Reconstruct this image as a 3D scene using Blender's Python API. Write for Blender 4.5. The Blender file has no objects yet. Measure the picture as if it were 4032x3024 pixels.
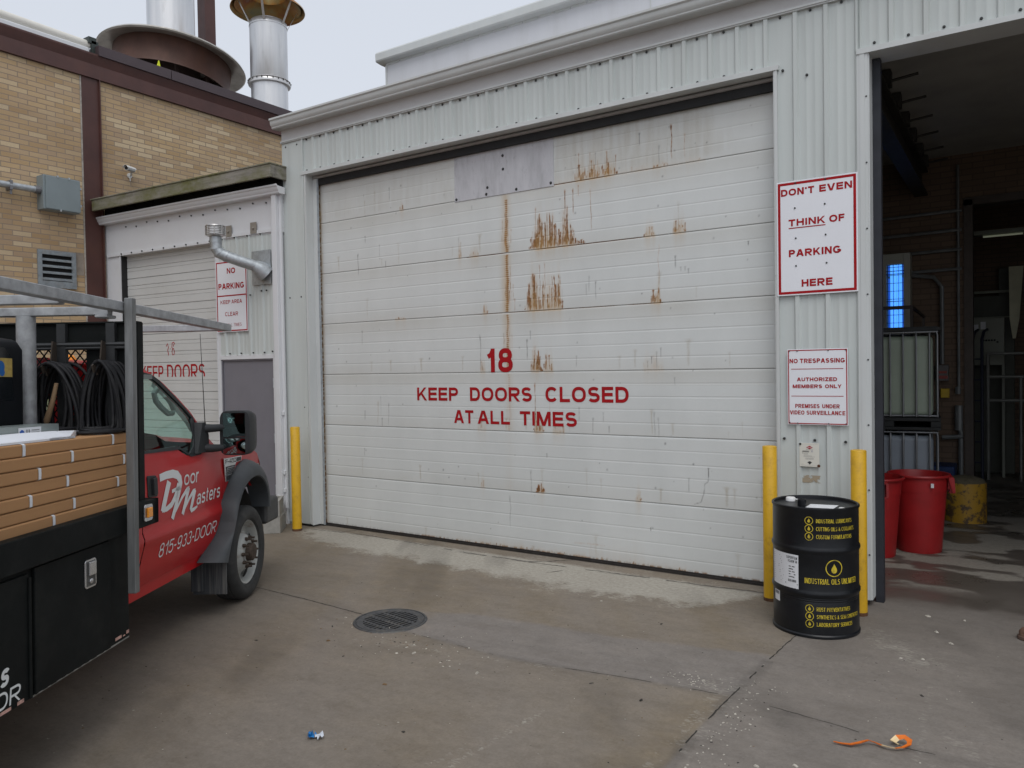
import bpy, bmesh, math, random
import numpy as np
from mathutils import Vector, Matrix
from mathutils.geometry import tessellate_polygon

C = bpy.context.scene.collection
sc = bpy.context.scene
PI = math.pi
R_ = math.radians
random.seed(7)

# ------------------------------------------------------------------ camera
cd = bpy.data.cameras.new('camera')
cd.sensor_width = 36.0
cd.lens = 27.05
cd.clip_start = 0.05
cd.clip_end = 500
cam = bpy.data.objects.new('camera', cd)
C.objects.link(cam)
cam.location = (7.0736, -6.5842, 1.8814)
_yaw, _pitch, _roll = R_(33.301), R_(-1.177), R_(-0.971)
_f = Vector((-math.sin(_yaw) * math.cos(_pitch), math.cos(_yaw) * math.cos(_pitch), math.sin(_pitch)))
_r = Vector((math.cos(_yaw), math.sin(_yaw), 0))
_u = _r.cross(_f)
_r2 = _r * math.cos(_roll) + _u * math.sin(_roll)
_u2 = -_r * math.sin(_roll) + _u * math.cos(_roll)
cam.rotation_euler = Matrix((_r2, _u2, -_f)).transposed().to_euler()
sc.camera = cam

# ------------------------------------------------------------------ light
SUN_EL, SUN_AZ = R_(58), R_(142)          # behind the camera, to its right
w = bpy.data.worlds.new('World')
sc.world = w
w.use_nodes = True
nt = w.node_tree
nt.nodes.clear()
sky = nt.nodes.new('ShaderNodeTexSky')
sky.sky_type = 'NISHITA'
sky.sun_disc = False
sky.sun_elevation = SUN_EL
sky.sun_rotation = SUN_AZ
sky.air_density = 1.0
sky.dust_density = 4.0
sky.ozone_density = 1.0
hs = nt.nodes.new('ShaderNodeHueSaturation')
hs.inputs['Saturation'].default_value = 0.30
mx = nt.nodes.new('ShaderNodeMix')
mx.data_type = 'RGBA'
mx.inputs[0].default_value = 0.72           # cloud deck covering most of the blue
mx.inputs[7].default_value = (7.3, 7.8, 8.7, 1)
bg = nt.nodes.new('ShaderNodeBackground')
bg.inputs[1].default_value = 0.10
wo = nt.nodes.new('ShaderNodeOutputWorld')
nt.links.new(sky.outputs[0], hs.inputs['Color'])
nt.links.new(hs.outputs[0], mx.inputs[6])
nt.links.new(mx.outputs[2], bg.inputs[0])
nt.links.new(bg.outputs[0], wo.inputs[0])
sd = bpy.data.lights.new('sun', 'SUN')
sd.energy = 1.0
sd.angle = R_(40)
sd.color = (1.0, 0.985, 0.96)
so = bpy.data.objects.new('sun', sd)
C.objects.link(so)
so.location = (8, -12, 20)
so.rotation_euler = Vector((math.sin(SUN_AZ) * math.cos(SUN_EL), math.cos(SUN_AZ) * math.cos(SUN_EL), math.sin(SUN_EL))).to_track_quat('Z', 'Y').to_euler()
sc.view_settings.view_transform = 'Standard'
sc.view_settings.look = 'None'
sc.view_settings.exposure = 0.17
sc.view_settings.gamma = 1.0
sc.render.engine = 'CYCLES'
sc.cycles.max_bounces = 8
sc.cycles.transparent_max_bounces = 16
sc.cycles.sample_clamp_indirect = 4.0

# ------------------------------------------------------------------ object helpers
def empty(name, loc=(0, 0, 0), rot=(0, 0, 0), label=None, cat=None, group=None):
    o = bpy.data.objects.new(name, None)
    o.empty_display_size = 0.1
    C.objects.link(o)
    o.location = loc
    o.rotation_euler = rot
    return tag(o, label, cat, group)

def tag(o, label=None, cat=None, group=None, kind=None):
    if label: o['label'] = label
    if cat: o['category'] = cat
    if group: o['group'] = group
    if kind: o['kind'] = kind
    return o

def copy_thing(o, label):
    c = o.copy(); C.objects.link(c); c['label'] = label
    for ch in list(o.children):
        d = ch.copy(); C.objects.link(d); d.parent = c
        for g in list(ch.children):
            e = g.copy(); C.objects.link(e); e.parent = d
    return c

class MB:
    def __init__(s):
        s.v = []; s.f = []; s.m = []
    def add(s, vs, fs, m=0):
        b = len(s.v)
        s.v += [tuple(p) for p in vs]
        s.f += [tuple(i + b for i in f) for f in fs]
        s.m += [m] * len(fs)
        return s
    def box(s, x0, x1, y0, y1, z0, z1, m=0):
        x0, x1 = min(x0, x1), max(x0, x1); y0, y1 = min(y0, y1), max(y0, y1); z0, z1 = min(z0, z1), max(z0, z1)
        return s.add([(x0, y0, z0), (x1, y0, z0), (x1, y1, z0), (x0, y1, z0), (x0, y0, z1), (x1, y0, z1), (x1, y1, z1), (x0, y1, z1)],
                     [(0, 3, 2, 1), (4, 5, 6, 7), (0, 1, 5, 4), (1, 2, 6, 5), (2, 3, 7, 6), (3, 0, 4, 7)], m)
    def bar(s, p, q, wd, ht, m=0, up=(0, 0, 1)):
        p, q = Vector(p), Vector(q); d = (q - p).normalized()
        r = d.cross(Vector(up))
        if r.length < 1e-5: r = d.cross(Vector((1, 0, 0)))
        r.normalize(); u = r.cross(d)
        vs = []
        for c in (p, q):
            for a, b in ((-1, -1), (1, -1), (1, 1), (-1, 1)):
                vs.append(c + r * (a * wd / 2) + u * (b * ht / 2))
        return s.add(vs, [(0, 1, 2, 3), (7, 6, 5, 4), (0, 4, 5, 1), (1, 5, 6, 2), (2, 6, 7, 3), (3, 7, 4, 0)], m)
    def tube(s, pts, r, n=10, m=0, caps=True):
        P = [Vector(p) for p in pts]; rings = []
        prev = None
        for i, p in enumerate(P):
            d = (P[min(i + 1, len(P) - 1)] - P[max(i - 1, 0)]).normalized()
            if prev is None:
                a = d.cross(Vector((0, 0, 1)))
                if a.length < 1e-3: a = d.cross(Vector((1, 0, 0)))
            else:
                a = prev - d * prev.dot(d)
            a.normalize(); prev = a.copy(); b = d.cross(a)
            rr = r[i] if isinstance(r, (list, tuple)) else r
            rings.append([p + (a * math.cos(2 * PI * k / n) + b * math.sin(2 * PI * k / n)) * rr for k in range(n)])
        vs = [v for rg in rings for v in rg]; fs = []
        for i in range(len(P) - 1):
            for k in range(n):
                k2 = (k + 1) % n
                fs.append((i * n + k, i * n + k2, (i + 1) * n + k2, (i + 1) * n + k))
        if caps:
            fs.append(tuple(range(n - 1, -1, -1))); fs.append(tuple((len(P) - 1) * n + k for k in range(n)))
        return s.add(vs, fs, m)
    def lathe(s, prof, n=32, m=0, axis='z', c=(0, 0, 0), a0=0.0, a1=2 * PI):
        full = abs(a1 - a0 - 2 * PI) < 1e-6
        k = n if full else n + 1
        vs = []
        for r, z in prof:
            for i in range(k):
                a = a0 + (a1 - a0) * i / n
                x, y = r * math.cos(a), r * math.sin(a)
                if axis == 'z': p = (x, y, z)
                elif axis == 'y': p = (x, z, y)
                else: p = (z, x, y)
                vs.append((p[0] + c[0], p[1] + c[1], p[2] + c[2]))
        fs = []
        for j in range(len(prof) - 1):
            for i in range(n):
                i2 = (i + 1) % k
                fs.append((j * k + i, j * k + i2, (j + 1) * k + i2, (j + 1) * k + i))
        return s.add(vs, fs, m)
    def prism(s, poly, fn, d0, d1, m=0):
        """poly: 2-D outline; fn(a, b, d) -> 3-D; extruded from d0 to d1"""
        n = len(poly)
        tri = tessellate_polygon([[Vector((p[0], p[1], 0)) for p in poly]])
        vs = [fn(p[0], p[1], d0) for p in poly] + [fn(p[0], p[1], d1) for p in poly]
        fs = [tuple(t) for t in tri] + [tuple(i + n for i in reversed(t)) for t in tri]
        fs += [(i, (i + 1) % n, (i + 1) % n + n, i + n) for i in range(n)]
        return s.add(vs, fs, m)
    def rings(s, rgs, m=0, closed=True, cap0=False, cap1=False):
        n = len(rgs[0]); vs = [p for r in rgs for p in r]; fs = []
        for j in range(len(rgs) - 1):
            for i in range(n if closed else n - 1):
                i2 = (i + 1) % n
                fs.append((j * n + i, j * n + i2, (j + 1) * n + i2, (j + 1) * n + i))
        if cap0: fs.append(tuple(range(n - 1, -1, -1)))
        if cap1: fs.append(tuple((len(rgs) - 1) * n + i for i in range(n)))
        return s.add(vs, fs, m)
    def build(s, name, mats, parent=None, smooth=None, bevel=0, seg=2, fix=True):
        me = bpy.data.meshes.new(name)
        me.from_pydata(s.v, [], s.f)
        if not isinstance(mats, (list, tuple)): mats = [mats]
        for mt in mats: me.materials.append(mt)
        me.polygons.foreach_set('material_index', s.m)
        if fix:
            bm = bmesh.new(); bm.from_mesh(me)
            bmesh.ops.recalc_face_normals(bm, faces=bm.faces)
            bm.to_mesh(me); bm.free()
        me.update()
        if smooth is not None:
            me.polygons.foreach_set('use_smooth', [True] * len(me.polygons))
            me.set_sharp_from_angle(angle=R_(smooth))
        o = bpy.data.objects.new(name, me)
        C.objects.link(o)
        if parent: o.parent = parent
        if bevel:
            b = o.modifiers.new('bevel', 'BEVEL'); b.width = bevel; b.segments = seg; b.limit_method = 'ANGLE'; b.angle_limit = R_(35)
            if smooth is None:
                me.polygons.foreach_set('use_smooth', [True] * len(me.polygons)); b.harden_normals = True
        return o

# lettering -----------------------------------------------------------------
def _el(cx, cy, rx, ry, a0, a1, n=14):
    k = .86                                           # slightly squared ellipse, as in grotesque letters
    o = []
    for i in range(n + 1):
        a = R_(a0 + (a1 - a0) * i / n); c, s = math.cos(a), math.sin(a)
        o.append((cx + rx * math.copysign(abs(c) ** k, c), cy + ry * math.copysign(abs(s) ** k, s)))
    return o
_st = ('S', [(0, 0), (0, 1)])
_bowl = [(0, 1), (.58, 1)] + _el(.58, .73, .42, .27, 90, -90, 10) + [(.58, .46), (0, .46)]
def _bar(y, x1=1, x0=0): return ('S', [(x0, y), (x1, y)])
GL = {
 'A': (.98, [('D', 0, 0, .46, 1), ('D', 1, 0, .54, 1), ('B', [(.22, .26), (.78, .26)])]),
 'B': (.86, [_st, ('B', [(0, 1), (.55, 1)] + _el(.55, .765, .37, .235, 90, -90, 10) + [(.55, .53), (0, .53)]), ('B', [(.3, .53), (.6, .53)] + _el(.6, .265, .40, .265, 90, -90, 10) + [(.6, 0), (0, 0)])]),
 'C': (.94, [('B', _el(.5, .5, .5, .5, 38, 322, 22))]), 'D': (.90, [_st, ('B', [(0, 1), (.45, 1)] + _el(.45, .5, .55, .5, 90, -90, 14) + [(.45, 0), (0, 0)])]),
 'E': (.80, [_st, _bar(1), _bar(.52, .93), _bar(0)]), 'F': (.74, [_st, _bar(1), _bar(.50, .88)]),
 'G': (1.0, [('B', _el(.5, .5, .5, .5, 40, 330, 22)), ('B', [(.55, .42), (1, .42)]), ('B', [(1, .5), (1, .10)])]),
 'H': (.88, [_st, ('S', [(1, 0), (1, 1)]), ('B', [(0, .52), (1, .52)])]), 'I': (0, [('S', [(.5, 0), (.5, 1)])]), 'J': (.70, [('B', [(1, 1.12), (1, .28)] + _el(.5, .28, .5, .28, 0, -170, 10))]),
 'K': (.92, [_st, ('D', .02, .30, .94, 1), ('D', .36, .60, 1, 0)]), 'L': (.76, [_st, _bar(0)]),
 'M': (1.06, [_st, ('S', [(1, 0), (1, 1)]), ('D', .04, 1, .5, .0), ('D', .96, 1, .5, .0)]), 'N': (.88, [_st, ('S', [(1, 0), (1, 1)]), ('D', 0, 1, 1, 0)]),
 'O': (1.02, [('C', _el(.5, .5, .5, .5, 0, 360, 32))]), 'P': (.82, [_st, ('B', _bowl)]), 'R': (.92, [_st, ('B', _bowl), ('D', .42, .46, 1, 0)]),
 'S': (.84, [('B', _el(.5, .755, .47, .245, 25, 250, 14) + _el(.5, .26, .5, .26, 70, -155, 14))]),
 'T': (.82, [_bar(1), ('S', [(.5, 0), (.5, 1)])]), 'U': (.88, [('B', [(0, 1.12), (0, .36)] + _el(.5, .36, .5, .36, 180, 360, 14) + [(1, .36), (1, 1.12)])]),
 'V': (.94, [('D', 0, 1, .46, 0), ('D', 1, 1, .54, 0)]), 'W': (1.36, [('D', 0, 1, .25, 0), ('D', .5, 1, .25, 0), ('D', .5, 1, .75, 0), ('D', 1, 1, .75, 0)]),
 'X': (.92, [('D', 0, 0, 1, 1), ('D', 0, 1, 1, 0)]), 'Y': (.94, [('D', 0, 1, .5, .40), ('D', 1, 1, .5, .40), ('S', [(.5, 0), (.5, .40)])]), 'Z': (.84, [_bar(1), _bar(0), ('D', .02, 0, .98, 1)]),
 '1': (.50, [('S', [(.9, 0), (.9, 1)]), ('B', [(.80, .98), (.55, .80), (.0, .70)])]),
 '2': (.74, [('B', _el(.5, .73, .48, .27, 165, -30, 12) + [(.45, .32), (.05, .02)]), _bar(0)]),
 '3': (.74, [('B', _el(.5, .755, .45, .245, 155, -80, 12)), ('B', _el(.5, .26, .5, .26, 85, -160, 12))]),
 '4': (.78, [('D', .0, .24, .62, 1), ('B', [(0, .26), (1.15, .26)]), ('S', [(.74, 0), (.74, 1)])]),
 '5': (.74, [_bar(1, .92, .14), ('B', [(.12, 1.05), (.06, .52)]), ('B', _el(.48, .32, .52, .32, 130, -155, 14))]),
 '6': (.74, [('C', _el(.5, .31, .5, .31, 0, 360, 24)), ('B', _el(.52, .5, .52, .5, 55, 185, 12))]),
 '8': (.76, [('C', _el(.5, .76, .43, .24, 0, 360, 24)), ('C', _el(.5, .265, .5, .265, 0, 360, 24))]),
 '9': (.74, [('C', _el(.5, .69, .5, .31, 0, 360, 24)), ('B', _el(.48, .5, .52, .5, 5, -130, 12))]), '0': (.74, [('C', _el(.5, .5, .5, .5, 0, 360, 28))]),
 '&': (.98, [('B', [(1.08, -.06), (.55, .38), (.25, .68), (.2, .86), (.32, .98), (.48, 1.0), (.62, .9), (.58, .72), (.3, .5), (.06, .3), (.04, .14), (.2, .02), (.42, 0), (.65, .1), (.9, .45)])]),
 '-': (.40, [('B', [(-.1, .42), (1.1, .42)])]), "'": (0, [('B', [(.5, 1.1), (.5, .72)])]), '/': (.45, [('D', 0, 0, 1, 1)]),
 'o': (.86, [('C', _el(.5, .5, .5, .5, 0, 360, 28))]), 'r': (.50, [_st, ('B', [(0, .55), (.12, .82), (.45, .98), (1.05, 1.0)])]), 'e': (.84, [('B', _el(.5, .5, .5, .5, 0, 318, 24)), ('B', [(0, .48), (1, .48)])]),
 's': (.74, [('B', _el(.5, .755, .47, .245, 25, 250, 14) + _el(.5, .26, .5, .26, 70, -155, 14))]), 'a': (.82, [('C', _el(.44, .30, .44, .30, 0, 360, 24)), ('B', [(1, -.1), (1, .62)]), ('B', _el(.52, .62, .48, .38, 0, 155, 12))]),
 't': (.52, [('B', [(.35, 1.45), (.35, .25)] + _el(.70, .25, .35, .25, 180, 275, 6)), ('B', [(-.1, 1.0), (1, 1.0)])]),
}
def word(mb, s, x0, x1, z0, z1, fn, bold=0.0, shear=0.0, m=0, xh=1.0):
    """letter the word s into the box x0..x1, z0..z1 of a surface; fn(x, z) -> 3-D point"""
    H = z1 - z0; tk = (.13 + bold * 3.2) * H; gap = .15 * H
    wid = [(.42 * H if c == ' ' else max(GL[c][0] * H * (xh if c.islower() else 1), tk)) for c in s]
    tot = sum(wid) + gap * (len(s) - 1) + shear * H
    kx = (x1 - x0) / tot; x = x0; n_ = [0]
    if kx < .95:                                      # condensed setting: thinner strokes keep the counters open
        tk *= max(.45, kx) ** .75
    def put(pts_l, pts_r, closed=False):
        n_[0] += 1; e = 2.5e-5 * (n_[0] % 40); k = len(pts_l); out = []
        for (a, b) in pts_l + pts_r:
            a += shear * (b - z0); p = Vector(fn(a, b)); d1 = Vector(fn(a + 1e-3, b)) - p; d2 = Vector(fn(a, b + 1e-3)) - p
            out.append(p + d1.cross(d2).normalized() * e)
        mb.add(out, [(i, (i + 1) % k, k + (i + 1) % k, k + i) for i in range(k if closed else k - 1)], m)
    for c, wd in zip(s, wid):
        W = wd * kx; h = H * (xh if c.islower() else 1)
        if c != ' ':
            sx, sy = W - tk, h - tk; ox, oy = x + tk / 2, z0 + tk / 2
            for q in GL[c][1]:
                if q[0] == 'D':
                    _, a, b, c2, d = q; hw = tk * .56; A = (ox + a * sx, z0 + b * h); B = (ox + c2 * sx, z0 + d * h)
                    put([(A[0] - hw, A[1]), (B[0] - hw, B[1])], [(A[0] + hw, A[1]), (B[0] + hw, B[1])]); continue
                P = [Vector((ox + a * sx, oy + b * sy)) for a, b in q[1]]; k = len(P)
                if q[0] == 'S':
                    d = (P[-1] - P[0]).normalized() * tk / 2 * .998; P[0] = P[0] - d; P[-1] = P[-1] + d
                cl = q[0] == 'C'
                if cl: P = P[:-1]; k -= 1
                L, Rr = [], []
                for i, p in enumerate(P):
                    pa, pb = (P[(i - 1) % k], P[(i + 1) % k]) if cl else (P[max(i - 1, 0)], P[min(i + 1, k - 1)])
                    d = pb - pa
                    if d.length < 1e-9: d = Vector((1, 0))
                    d.normalize(); nn = Vector((-d.y, d.x)) * tk / 2; L.append(tuple(p + nn)); Rr.append(tuple(p - nn))
                put(L, Rr, cl)
        x += W + gap * kx
def words(parent, mt, fn, items, bold, shear=0.0, name='lettering', xh=1.0):
    for it in items:
        mb = MB(); word(mb, it[0], *it[1:5], fn, it[5] if len(it) > 5 else bold, shear, 0, xh); mb.build(name, mt, parent, fix=False)

def stroke(mb, pts, wd, fn, m=0):
    """flat ribbon along a polyline, mitred"""
    P = [Vector((p[0], p[1])) for p in pts]; L = []; Rr = []
    ws = wd if isinstance(wd, (list, tuple)) else [wd] * len(P)
    for i, p in enumerate(P):
        d = (P[min(i + 1, len(P) - 1)] - P[max(i - 1, 0)]).normalized(); n = Vector((-d.y, d.x)) * ws[i] / 2
        L.append(fn(*(p + n))); Rr.append(fn(*(p - n)))
    k = len(P)
    mb.add(L + Rr, [(i, i + 1, k + i + 1, k + i) for i in range(k - 1)], m)

def disc(mb, cx, cz, r, fn, n=20, m=0, r2=0):
    if r2:
        vs = [fn(cx + r * math.cos(2 * PI * i / n), cz + r * math.sin(2 * PI * i / n)) for i in range(n)] + [fn(cx + r2 * math.cos(2 * PI * i / n), cz + r2 * math.sin(2 * PI * i / n)) for i in range(n)]
        mb.add(vs, [(i, (i + 1) % n, n + (i + 1) % n, n + i) for i in range(n)], m)
    else:
        mb.add([fn(cx + r * math.cos(2 * PI * i / n), cz + r * math.sin(2 * PI * i / n)) for i in range(n)], [tuple(range(n))], m)

def quad(mb, x0, x1, z0, z1, fn, m=0):
    mb.add([fn(x0, z0), fn(x1, z0), fn(x1, z1), fn(x0, z1)], [(0, 1, 2, 3)], m)

# value noise for masks -------------------------------------------------------
def vnoise(x, y, s, seed=0, oct=3):
    rg = np.random.RandomState(seed); out = 0; amp = 1; tot = 0
    for o in range(oct):
        g = rg.rand(64, 64); xs, ys = x / s * (2 ** o), y / s * (2 ** o)
        xi, yi = np.floor(xs).astype(int), np.floor(ys).astype(int); fx, fy = xs - xi, ys - yi
        fx = fx * fx * (3 - 2 * fx); fy = fy * fy * (3 - 2 * fy)
        a = g[xi % 64, yi % 64]; b = g[(xi + 1) % 64, yi % 64]; c = g[xi % 64, (yi + 1) % 64]; d = g[(xi + 1) % 64, (yi + 1) % 64]
        out = out + amp * ((a * (1 - fx) + b * fx) * (1 - fy) + (c * (1 - fx) + d * fx) * fy); tot += amp; amp *= .5
    return out / tot

def sstep(a, b, x):
    t = np.clip((x - a) / (b - a), 0, 1); return t * t * (3 - 2 * t)

def np_mesh(name, verts, quads, mat, attr=None, parent=None, smooth=True, sharp=None):
    me = bpy.data.meshes.new(name)
    me.vertices.add(len(verts)); me.vertices.foreach_set('co', np.asarray(verts, np.float32).ravel())
    q = np.asarray(quads, np.int32)
    me.loops.add(q.size); me.loops.foreach_set('vertex_index', q.ravel())
    me.polygons.add(len(q)); me.polygons.foreach_set('loop_start', np.arange(0, q.size, 4, dtype=np.int32))
    me.update(calc_edges=True)
    me.validate()
    me.polygons.foreach_set('use_smooth', [smooth] * len(me.polygons))
    if sharp: me.set_sharp_from_angle(angle=R_(sharp))
    if attr is not None:
        a = me.color_attributes.new('wear', 'FLOAT_COLOR', 'POINT')
        a.data.foreach_set('color', np.asarray(attr, np.float32).ravel())
    me.materials.append(mat)
    o = bpy.data.objects.new(name, me); C.objects.link(o)
    if parent: o.parent = parent
    return o

# ------------------------------------------------------------------ materials
class NT:
    def __init__(s, name):
        s.mat = bpy.data.materials.new(name); s.mat.use_nodes = True
        s.t = s.mat.node_tree; s.t.nodes.clear()
        s.out = s.n('ShaderNodeOutputMaterial'); s.p = s.n('ShaderNodeBsdfPrincipled')
        s.l(s.p.outputs[0], s.out.inputs[0])
        s.tc = s.n('ShaderNodeTexCoord')
    def n(s, typ, **kw):
        nd = s.t.nodes.new(typ)
        for k, v in kw.items(): setattr(nd, k, v)
        return nd
    def l(s, a, b): s.t.links.new(a, b)
    def co(s, scale=(1, 1, 1), rot=(0, 0, 0), src='Object'):
        mp = s.n('ShaderNodeMapping'); mp.inputs['Scale'].default_value = scale; mp.inputs['Rotation'].default_value = rot
        s.l(s.tc.outputs[src], mp.inputs[0]); return mp.outputs[0]
    def noise(s, scale=5, detail=4, rough=.55, stretch=(1, 1, 1), rot=(0, 0, 0)):
        nz = s.n('ShaderNodeTexNoise'); nz.inputs['Scale'].default_value = scale; nz.inputs['Detail'].default_value = detail; nz.inputs['Roughness'].default_value = rough
        s.l(s.co(stretch, rot), nz.inputs['Vector']); return nz.outputs['Fac']
    def ramp(s, src, stops):
        r = s.n('ShaderNodeValToRGB'); e = r.color_ramp.elements
        e[0].position, e[0].color = stops[0][0], c4(stops[0][1]); e[1].position, e[1].color = stops[-1][0], c4(stops[-1][1])
        for p, c in stops[1:-1]:
            x = e.new(p); x.color = c4(c)
        s.l(src, r.inputs[0]); return r.outputs[0]
    def mix(s, fac, a, b, blend='MIX'):
        m = s.n('ShaderNodeMix', data_type='RGBA', blend_type=blend)
        for i, v in ((0, fac), (6, a), (7, b)):
            if hasattr(v, 'links'): s.l(v, m.inputs[i])
            elif i == 0: m.inputs[0].default_value = v
            else: m.inputs[i].default_value = c4(v)
        return m.outputs[2]
    def math(s, op, a, b=0.0, clamp=False):
        m = s.n('ShaderNodeMath', operation=op, use_clamp=clamp)
        for i, v in ((0, a), (1, b)):
            if hasattr(v, 'links'): s.l(v, m.inputs[i])
            else: m.inputs[i].default_value = v
        return m.outputs[0]
    def bump(s, h, strength=.3, dist=.01):
        b = s.n('ShaderNodeBump'); b.inputs['Strength'].default_value = strength; b.inputs['Distance'].default_value = dist
        s.l(h, b.inputs['Height']); s.l(b.outputs[0], s.p.inputs['Normal'])
    def set(s, **kw):
        for k, v in kw.items():
            i = s.p.inputs[k.replace('_', ' ')]
            if hasattr(v, 'links'): s.l(v, i)
            elif i.type == 'RGBA': i.default_value = c4(v)
            else: i.default_value = v
        return s.mat

def c4(c): return (c[0], c[1], c[2], 1.0)
def mul(c, k): return tuple(min(1, x * k) for x in c)

def pm(name, col, rough=.6, metal=0.0, var=.12, ns=6, stretch=(1, 1, 1), bump=0.0, bs=80, coat=0.0, dirt=None, damt=.35, dsc=2.5, spec=.5):
    t = NT(name)
    c = t.ramp(t.noise(ns, 5, .6, stretch), [(.3, mul(col, 1 - var)), (.7, mul(col, 1 + var))])
    if dirt:
        d = t.ramp(t.noise(dsc, 6, .7, stretch), [(.5, (0, 0, 0)), (.72, (damt,) * 3)])
        c = t.mix(d, c, dirt)
    rv = t.math('ADD', t.math('MULTIPLY', t.noise(ns * 2.3, 3), .18), rough - .09, True)
    t.set(Base_Color=c, Roughness=rv, Metallic=metal, Coat_Weight=coat, Coat_Roughness=.08, Specular_IOR_Level=spec)
    if bump: t.bump(t.noise(bs, 4, .6, stretch), bump, .004)
    return t.mat

def emis(name, col, st):
    t = NT(name); return t.set(Base_Color=col, Emission_Color=col, Emission_Strength=st, Roughness=.5)
WHITE = pm('white_painted_steel', (.56, .58, .575), .45, 0, .05, 3, (1, 1, .25), dirt=(.42, .41, .37), damt=.30, dsc=2.2)
WHITE2 = pm('bright_white_sheet', (.66, .67, .69), .45, 0, .03, 2, dirt=(.5, .48, .44), damt=.2)
CLAD = pm('ribbed_white_cladding', (.54, .575, .56), .42, 0, .05, 5, (1.5, 1, .12), dirt=(.38, .39, .36), damt=.30, dsc=3)
FASC = pm('grey_white_fascia', (.52, .52, .52), .5, 0, .06, 4, (.4, 1, 1), dirt=(.38, .35, .34), damt=.4)
BLACK = pm('black_rubber_seal', (.012, .012, .013), .7, 0, .2)
DARKV = pm('dark_void', (.006, .006, .006), .95, 0, .1)
RED_T = pm('red_sign_paint', (.36, .010, .014), .6, 0, .12, 8, spec=.15)
SIGNW = pm('white_sign_face', (.78, .79, .83), .35, 0, .02, 3)
GALV = pm('galvanised_steel', (.42, .45, .47), .48, .55, .18, 22, bump=.1, bs=60)
GALVD = pm('dull_galvanised_tube', (.36, .37, .38), .55, .35, .22, 16, dirt=(.16, .16, .16), damt=.5, dsc=9, bump=.1, bs=60)
SCREW = pm('dark_screw_head', (.05, .05, .05), .5, .5, .2)

# ------------------------------------------------------------------ ground
def ground_material():
    t = NT('yard_concrete')
    at = t.n('ShaderNodeAttribute', attribute_name='wear')
    sp = t.n('ShaderNodeSeparateColor'); t.l(at.outputs['Color'], sp.inputs[0])
    salt, tan, dark = sp.outputs[0], sp.outputs[1], sp.outputs[2]; wet = at.outputs['Alpha']
    fine = t.noise(55, 6, .75); med = t.noise(6, 5, .65)
    grey = t.ramp(fine, [(.25, (.145, .128, .112)), (.5, (.188, .168, .150)), (.8, (.238, .215, .194))])
    tanc = t.ramp(fine, [(.25, (.148, .117, .076)), (.5, (.190, .152, .104)), (.8, (.240, .198, .142))])
    c = t.mix(tan, grey, tanc)
    drag = t.noise(3.2, 6, .72, (.55, 1.6, 1), (0, 0, R_(-58)))
    c = t.mix(1.0, c, t.ramp(drag, [(.30, (.80, .785, .77)), (.5, (1, 1, 1)), (.72, (1.17, 1.16, 1.15))]), 'MULTIPLY')
    c = t.mix(1.0, c, t.ramp(t.noise(17, 5, .75), [(.30, (.84, .83, .82)), (.5, (1, 1, 1)), (.72, (1.13, 1.13, 1.14))]), 'MULTIPLY')
    v5 = t.n('ShaderNodeTexVoronoi'); v5.inputs['Scale'].default_value = 26; t.l(t.co((1, 1.6, 1), (0, 0, .4)), v5.inputs['Vector'])
    c = t.mix(t.ramp(v5.outputs['Distance'], [(.05, (.45,) * 3), (.13, (0, 0, 0))]), c, (.09, .078, .068))
    c = t.mix(t.ramp(med, [(.35, (0, 0, 0)), (.7, (.4, .4, .4))]), c, (.19, .165, .14))
    light = t.ramp(t.noise(30, 5, .7), [(.3, (.26, .238, .198)), (.7, (.41, .385, .33))])
    # chip-like flakes: stretched cells, thresholded by the salt mask
    vo = t.n('ShaderNodeTexVoronoi'); vo.inputs['Scale'].default_value = 40
    t.l(t.co((1.0, 2.6, 1), (0, 0, .35)), vo.inputs['Vector'])
    sv = t.n('ShaderNodeSeparateColor'); t.l(vo.outputs['Color'], sv.inputs[0])
    fl = t.math('GREATER_THAN', t.math('ADD', salt, t.math('MULTIPLY', sv.outputs[0], .55)), .72)
    sm = t.math('MAXIMUM', t.ramp(salt, [(.55, (0, 0, 0)), (.9, (.85,) * 3)]), t.math('MULTIPLY', fl, t.math('MULTIPLY', salt, 1.1)), True)
    c = t.mix(sm, c, light)
    c = t.mix(t.math('MULTIPLY', dark, .85), c, (.045, .040, .036))
    # little dark and light specks
    v2 = t.n('ShaderNodeTexVoronoi'); v2.inputs['Scale'].default_value = 11; t.l(t.co(), v2.inputs['Vector'])
    c = t.mix(t.ramp(v2.outputs['Distance'], [(.02, (.8,) * 3), (.06, (0, 0, 0))]), c, (.07, .06, .055))
    v3 = t.n('ShaderNodeTexVoronoi'); v3.inputs['Scale'].default_value = 7; t.l(t.co((1, 1.3, 1), (0, 0, .8)), v3.inputs['Vector'])
    c = t.mix(t.ramp(v3.outputs['Distance'], [(.018, (.7,) * 3), (.045, (0, 0, 0))]), c, (.4, .38, .34))
    c = t.mix(t.math('MULTIPLY', wet, .72), c, (.055, .045, .036))
    r = t.math('SUBTRACT', t.math('ADD', .70, t.math('MULTIPLY', fine, .2)), t.math('MULTIPLY', wet, .66), True)
    t.set(Base_Color=c, Roughness=r)
    h = t.math('ADD', t.math('MULTIPLY', fine, t.math('SUBTRACT', 1.0, wet)), t.math('MULTIPLY', dark, -.6))
    t.bump(h, .35, .006)
    return t.mat

def seg_dist(x, y, pts):
    d = np.full(x.shape, 1e9)
    for (ax, ay), (bx, by) in zip(pts[:-1], pts[1:]):
        dx, dy = bx - ax, by - ay; L = dx * dx + dy * dy
        tt = np.clip(((x - ax) * dx + (y - ay) * dy) / L, 0, 1)
        d = np.minimum(d, np.hypot(x - ax - tt * dx, y - ay - tt * dy))
    return d

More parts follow.
